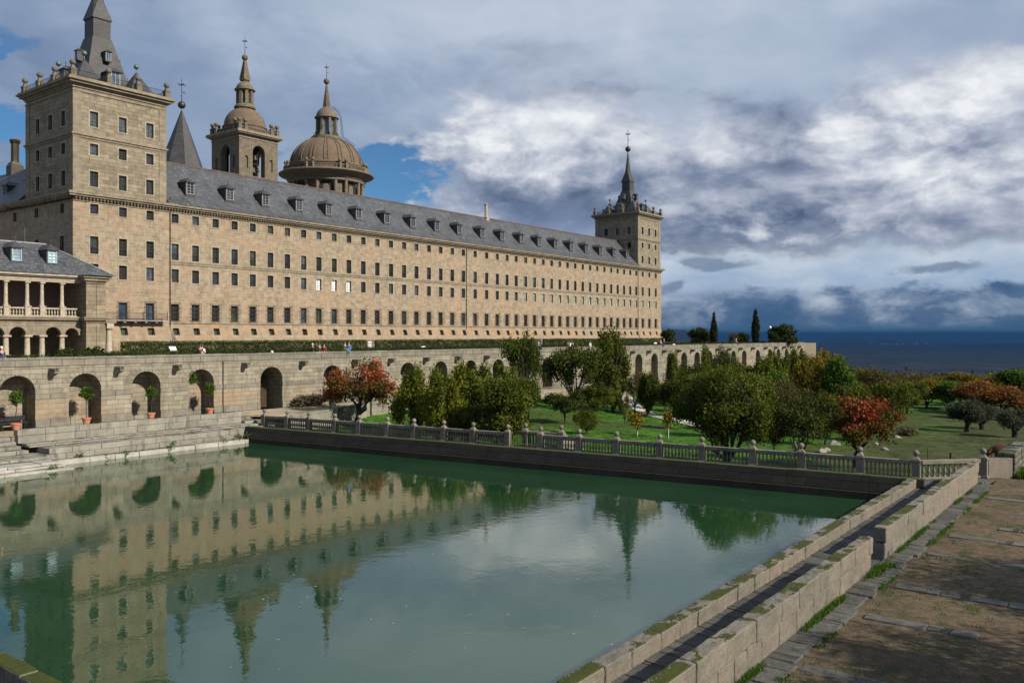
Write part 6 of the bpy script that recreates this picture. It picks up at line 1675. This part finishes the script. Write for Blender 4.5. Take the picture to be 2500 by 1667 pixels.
o = bpy.data.objects.new('tail', mb.mesh('tail', calfp, smooth=True)); link(o, calf)

# trees south of the path, outside the picture, whose shadows streak across it
for x, y, h, w, key, lb in ((22.5,-6.5,8.5,7,'shade','first tree south of the path, just outside the right of the picture'), (30.5,-8.5,9.5,8,'shade','second tree south of the path, farther off outside the right of the picture'), (17.0,-4.2,7.0,6,'shade','third tree south of the path, nearest the camera and outside the picture')):
    plant(key, x, y, .75, h, w, 1.0+x, lb)

# ================================================================== DISTANT HILLS, PLAIN
M['hill'] = simple('far_hill_scrub', (.01,.014,.01), .95, var=.5, scale=.002)
def hill(name, prof, Z, wid, label):
    pxs = np.array([p[0] for p in prof], float); pys = np.array([p[1] for p in prof], float)
    u = np.linspace(pxs[0], pxs[-1], 160); top = EYE+(HOR-np.interp(u, pxs, pys))/FPX*Z
    v = np.linspace(-1, 1, 31); X = np.zeros((160,31)); Y = X.copy(); Zz = X.copy()
    for j, vv in enumerate(v):
        D = Z+vv*wid; X[:,j] = (AX.x+RT.x*(u-1250)/FPX)*D; Y[:,j] = (AX.y+RT.y*(u-1250)/FPX)*D
        k = math.cos(vv*math.pi/2)**1.2
        edge = np.minimum(1, np.minimum(u-u[0], u[-1]-u)/30)
        n = (vnoise(X[:,j], Y[:,j], 700, 3)-.5)*.25+(vnoise(X[:,j], Y[:,j], 250, 3)-.5)*.12
        Zz[:,j] = -450+(top+450)*k*edge*(1+n*(1-k)*.9)+n*(top+450)*.08
    o = bpy.data.objects.new(name, grid_mesh(name, X, Y, Zz, M['hill'])); link(o); tag(o, label, 'hill', kind='structure')
hill('hill', [(1560,836),(1600,824),(1625,812),(1648,803),(1672,805),(1690,812),(1715,822),(1760,833),(1800,838)], 30000, 4200, 'blue hill beside the far corner tower')
hill('hill', [(1880,838),(1960,836),(2010,832),(2060,831),(2100,832),(2140,830),(2162,827),(2185,830),(2220,834),(2280,835),(2340,839)], 41000, 3800, 'long low hill with a village on the horizon')
hill('hill', [(2150,842),(2250,838),(2380,839),(2480,837),(2600,838),(2700,842)], 43500, 3000, 'faint far ridge at the right of the horizon')
mb = MB(); r = np.random.default_rng(5)
for k in range(70):
    px = 2120+r.random()*170 if k < 70 else 1900+r.random()*650; py = 836+r.random()*6+(0 if k < 70 else 4+12*r.random()); Z = 21000 if k < 70 else 14000-600*(py-840)
    Z = max(Z, 6000); x, y = at_depth(px, Z); z = z_at(py, Z); s = 3+r.random()*4.5; s *= Z/21000; mb.box(x-s, x+s, y-s, y+s, z-s*.5, z+s*.6)
solo(mb, 'village_houses', M['white'], 'specks of pale houses scattered over the far hill and plain', 'houses', (15000,3000,-300), kind='stuff')

# haze
hm = bpy.data.materials.new('haze'); hm.use_nodes = True; nt = hm.node_tree; nt.nodes.clear()
ho = nt.nodes.new('ShaderNodeOutputMaterial'); pv = nt.nodes.new('ShaderNodeVolumePrincipled'); nt.links.new(pv.outputs[0], ho.inputs['Volume'])
pv.inputs['Color'].default_value = (HZ_COL[0], HZ_COL[1], HZ_COL[2], 1); pv.inputs['Density'].default_value = HZ_D; pv.inputs['Anisotropy'].default_value = 0.0
mb = MB(); mb.box(-700, 48500, -45000, 45000, -520, 112)
solo(mb, 'haze', hm, 'blue air over the plain', 'haze', (0,0,0), kind='stuff')

# ================================================================== SUN, SKY, CAMERA
SAZ, SEL = rad(8), rad(33)
S = Vector((math.sin(SAZ)*math.cos(SEL), -math.cos(SAZ)*math.cos(SEL), math.sin(SEL)))
ld = bpy.data.lights.new('sun', 'SUN'); ld.energy = SUN_E; ld.angle = rad(.53); ld.color = (1.0, .91, .77)
lo = bpy.data.objects.new('sun', ld); link(lo); lo.rotation_euler = S.to_track_quat('Z', 'Y').to_euler(); lo.location = (0, -30, 80)
w = bpy.data.worlds.new('World'); scene.world = w; w.use_nodes = True
t = NT(w.node_tree); nt = w.node_tree; nt.nodes.clear()
out = nt.nodes.new('ShaderNodeOutputWorld')
D = t.node('TexCoord').outputs['Generated']; dx, dy, dz = t.sep(D)
sky = nt.nodes.new('ShaderNodeTexSky'); sky.sky_type = 'NISHITA'; sky.sun_disc = False; sky.sun_elevation = SEL; sky.sun_rotation = math.atan2(S.x, S.y); sky.altitude = 1000
sky.air_density = 1.0; sky.dust_density = .6; sky.ozone_density = 2.5
bgs = nt.nodes.new('ShaderNodeBackground'); t.l.new(t.mix(1.0, sky.outputs[0], (.5,.8,1.0), 'MULTIPLY'), bgs.inputs[0]); bgs.inputs[1].default_value = .065
rgt = t.math('ADD', t.math('MULTIPLY', dx, RT.x), t.math('MULTIPLY', dy, RT.y)); fwd = t.math('ADD', t.math('MULTIPLY', dx, AX.x), t.math('MULTIPLY', dy, AX.y))
az = t.math('MULTIPLY', t.math('ARCTAN2', rgt, fwd), 57.2958); el = t.math('MULTIPLY', t.math('ARCSINE', dz), 57.2958)
zz = t.math('ADD', t.math('MAXIMUM', dz, 0.0), .13)
q = t.vec(t.math('DIVIDE', rgt, zz), t.math('DIVIDE', fwd, zz), t.math('MULTIPLY', dz, 1.5))
def vma(a, m_, b):
    n = nt.nodes.new('ShaderNodeVectorMath'); n.operation = 'MULTIPLY_ADD'; t.l.new(a, n.inputs[0]); n.inputs[1].default_value = m_
    if hasattr(b, '__len__'): n.inputs[2].default_value = b
    else: t.l.new(b, n.inputs[2])
    return n.outputs[0]
qv = vma(t.noise(q, .7, 3, .5, out=1), (.4,.4,.4), q)
dn = vma(D, (1,1,2.0), (0,0,0))
dw = vma(t.noise(dn, 4, 4, .55, out=1), (.1,.1,.1), dn)
n1 = t.noise(qv, .5, 5, .5); n2 = t.noise(dw, 5.2, 6, .55)
off = (RT.x*.028, RT.y*.028, .05)
n2b = t.noise(vma(dw, (1,1,1), off), 5.2, 5, .55)
n3 = t.noise(dw, 13, 6, .6); n3b = t.noise(vma(dw, (1,1,1), tuple(o*.45 for o in off)), 13, 5, .6)
relief = t.math('ADD', t.math('MULTIPLY', t.math('SUBTRACT', n2, n2b), 1.9), t.math('MULTIPLY', t.math('SUBTRACT', n3, n3b), .85))
wob = t.math('MULTIPLY', t.math('SUBTRACT', n3, .5), 16.0)
wob2 = t.math('MULTIPLY', t.math('SUBTRACT', n2, .5), 9.0)
azw = t.math('ADD', az, wob); elw = t.math('ADD', el, t.math('ADD', wob2, t.math('MULTIPLY', wob, .25)))
def blob(px, py, rx, ry, amp, a_=None, e_=None):
    a0 = math.degrees(math.atan((px-1250)/FPX)); e0 = math.degrees(math.atan((HOR-py)/FPX*math.cos(rad(a0))))
    k = 57.3/FPX
    a = t.math('MULTIPLY', t.math('SUBTRACT', azw if a_ is None else a_, a0), 1/(rx*k)); e = t.math('MULTIPLY', t.math('SUBTRACT', elw if e_ is None else e_, e0), 1/(ry*k))
    r2 = t.math('ADD', t.math('MULTIPLY', a, a), t.math('MULTIPLY', e, e))
    return t.math('MULTIPLY', t.math('POWER', 2.71828, t.math('MULTIPLY', r2, -1.0)), amp)
def total(bl, base):
    for b in bl: base = t.math('ADD', base, blob(*b))
    return base
# high veil of cloud: soft, low contrast
veil = total([(520,230,420,170,-.12),(90,230,260,200,-.13),(1150,110,420,120,.14),(1900,330,230,60,-.1),(1800,110,300,80,-.05),(2330,60,260,60,-.08),(1350,560,260,60,-.05)],
    t.math('ADD', .57, t.math('ADD', t.math('MULTIPLY', t.math('SUBTRACT', n1, .5), .85), t.math('MULTIPLY', t.math('SUBTRACT', n2, .5), .3))))
vcol = t.ramp(veil, [(.1,(.035,.07,.16)),(.3,(.1,.15,.27)),(.5,(.22,.295,.43)),(.7,(.4,.47,.59)),(.95,(.66,.7,.76))])
# lit heaped clouds with shaded bases
fld = total([(1230,400,300,115,.75),(1520,345,330,120,.75),(1950,440,330,110,.6),(2240,330,230,150,.75),(2440,260,170,130,.8),(2180,560,420,70,.55),(1740,540,240,60,.5),(1250,560,200,50,.3),(600,130,300,70,.3),(1250,150,330,70,.35),(560,380,80,35,.6),(2380,470,260,60,.4)],
    t.math('MULTIPLY', t.math('SUBTRACT', n3, .5), .5))
cm = t.sstep(fld, .25, .7)
cval = total([(1220,330,280,70,.2),(1300,500,320,60,-.16),(1560,320,280,90,.17),(2250,290,220,120,.26),(2440,230,160,100,.2),(2060,470,260,55,.12),(2150,610,420,42,-.42),(1760,580,240,42,-.26),(1330,570,250,50,-.16),(1850,400,130,35,-.12),(2250,470,300,40,-.08)],
    t.math('ADD', .55, t.math('MULTIPLY', relief, .72)))
hcol = t.ramp(cval, [(0,(.03,.055,.125)),(.22,(.08,.115,.2)),(.45,(.2,.245,.35)),(.68,(.42,.46,.55)),(.95,(.78,.8,.83))])
colr = t.mix(cm, vcol, hcol)
# pale clear belt and dark bank near the horizon
belt = t.math('MULTIPLY', t.sstep(el, 2.4, 3.3), t.sstep(elw, 7.0, 5.2))
colr = t.mix(t.math('MULTIPLY', belt, .8), colr, t.mix(t.sstep(n2, .35, .65), (.3,.42,.58), (.62,.68,.75)))
bnk = t.math('ADD', t.math('MULTIPLY', t.sstep(t.math('ADD', el, t.math('MULTIPLY', t.math('SUBTRACT', n3, .5), 3.2)), 3.1, 2.5), 1.0), 0.0)
bcol = t.ramp(t.math('ADD', t.math('MULTIPLY', relief, 1.3), t.math('ADD', .28, t.math('MULTIPLY', el, .1))), [(.05,(.05,.115,.225)),(.35,(.09,.155,.27)),(.55,(.2,.27,.38)),(.85,(.45,.51,.6))])
colr = t.mix(bnk, colr, bcol)
lowh = t.sstep(el, 1.0, .2)
colr = t.mix(lowh, colr, (.06,.15,.28))
pf = None
for px, py, rx, ry in ((1700,640,55,18),(1770,645,70,16),(2280,660,90,16),(1650,700,40,12)):
    b_ = blob(px, py, rx, ry, 1.0, t.math('ADD', az, t.math('MULTIPLY', wob, .42)), t.math('ADD', el, t.math('ADD', t.math('MULTIPLY', wob2, .12), t.math('MULTIPLY', wob, .13)))); pf = b_ if pf is None else t.math('ADD', pf, b_)
colr = t.mix(t.math('MULTIPLY', t.sstep(pf, .25, .9), .7), colr, (.11,.17,.27))
bgc = nt.nodes.new('ShaderNodeBackground'); t.l.new(colr, bgc.inputs[0]); bgc.inputs[1].default_value = SKY_C
holes = total([(950,390,120,50,1.0),(900,455,140,35,.9),(20,315,80,36,1.0),(30,140,60,50,.6),(60,420,90,40,.7),(25,500,60,60,.6),(690,345,50,25,.5)], t.math('MULTIPLY', t.math('SUBTRACT', n3, .5), .9))
hf = t.sstep(holes, .32, .7)
mx = nt.nodes.new('ShaderNodeMixShader'); t.l.new(hf, mx.inputs[0]); t.l.new(bgc.outputs[0], mx.inputs[1]); t.l.new(bgs.outputs[0], mx.inputs[2]); t.l.new(mx.outputs[0], out.inputs[0])
w.cycles.sampling_method = 'MANUAL'; w.cycles.sample_map_resolution = 512

cd = bpy.data.cameras.new('camera'); cam = bpy.data.objects.new('camera', cd); link(cam); scene.camera = cam
cd.sensor_width = 36; cd.lens = FPX/2500*36; cd.shift_y = -(833.5-HOR)/2500; cd.clip_start = .1; cd.clip_end = 120000
cam.location = (0, 0, EYE); cam.rotation_euler = (math.pi/2, 0, HEAD-math.pi/2)
vs = scene.view_settings; vs.view_transform = 'Standard'; vs.look = 'None'; vs.exposure = EXPO; vs.gamma = 1
cy = scene.cycles; cy.use_denoising = True; cy.max_bounces = 6; cy.diffuse_bounces = 3; cy.glossy_bounces = 3; cy.transmission_bounces = 2; cy.transparent_max_bounces = 4; cy.volume_bounces = 0
try: cy.denoiser = 'OPENIMAGEDENOISE'; cy.denoising_input_passes = 'RGB_ALBEDO_NORMAL'; cy.denoising_prefilter = 'ACCURATE'
except Exception: pass
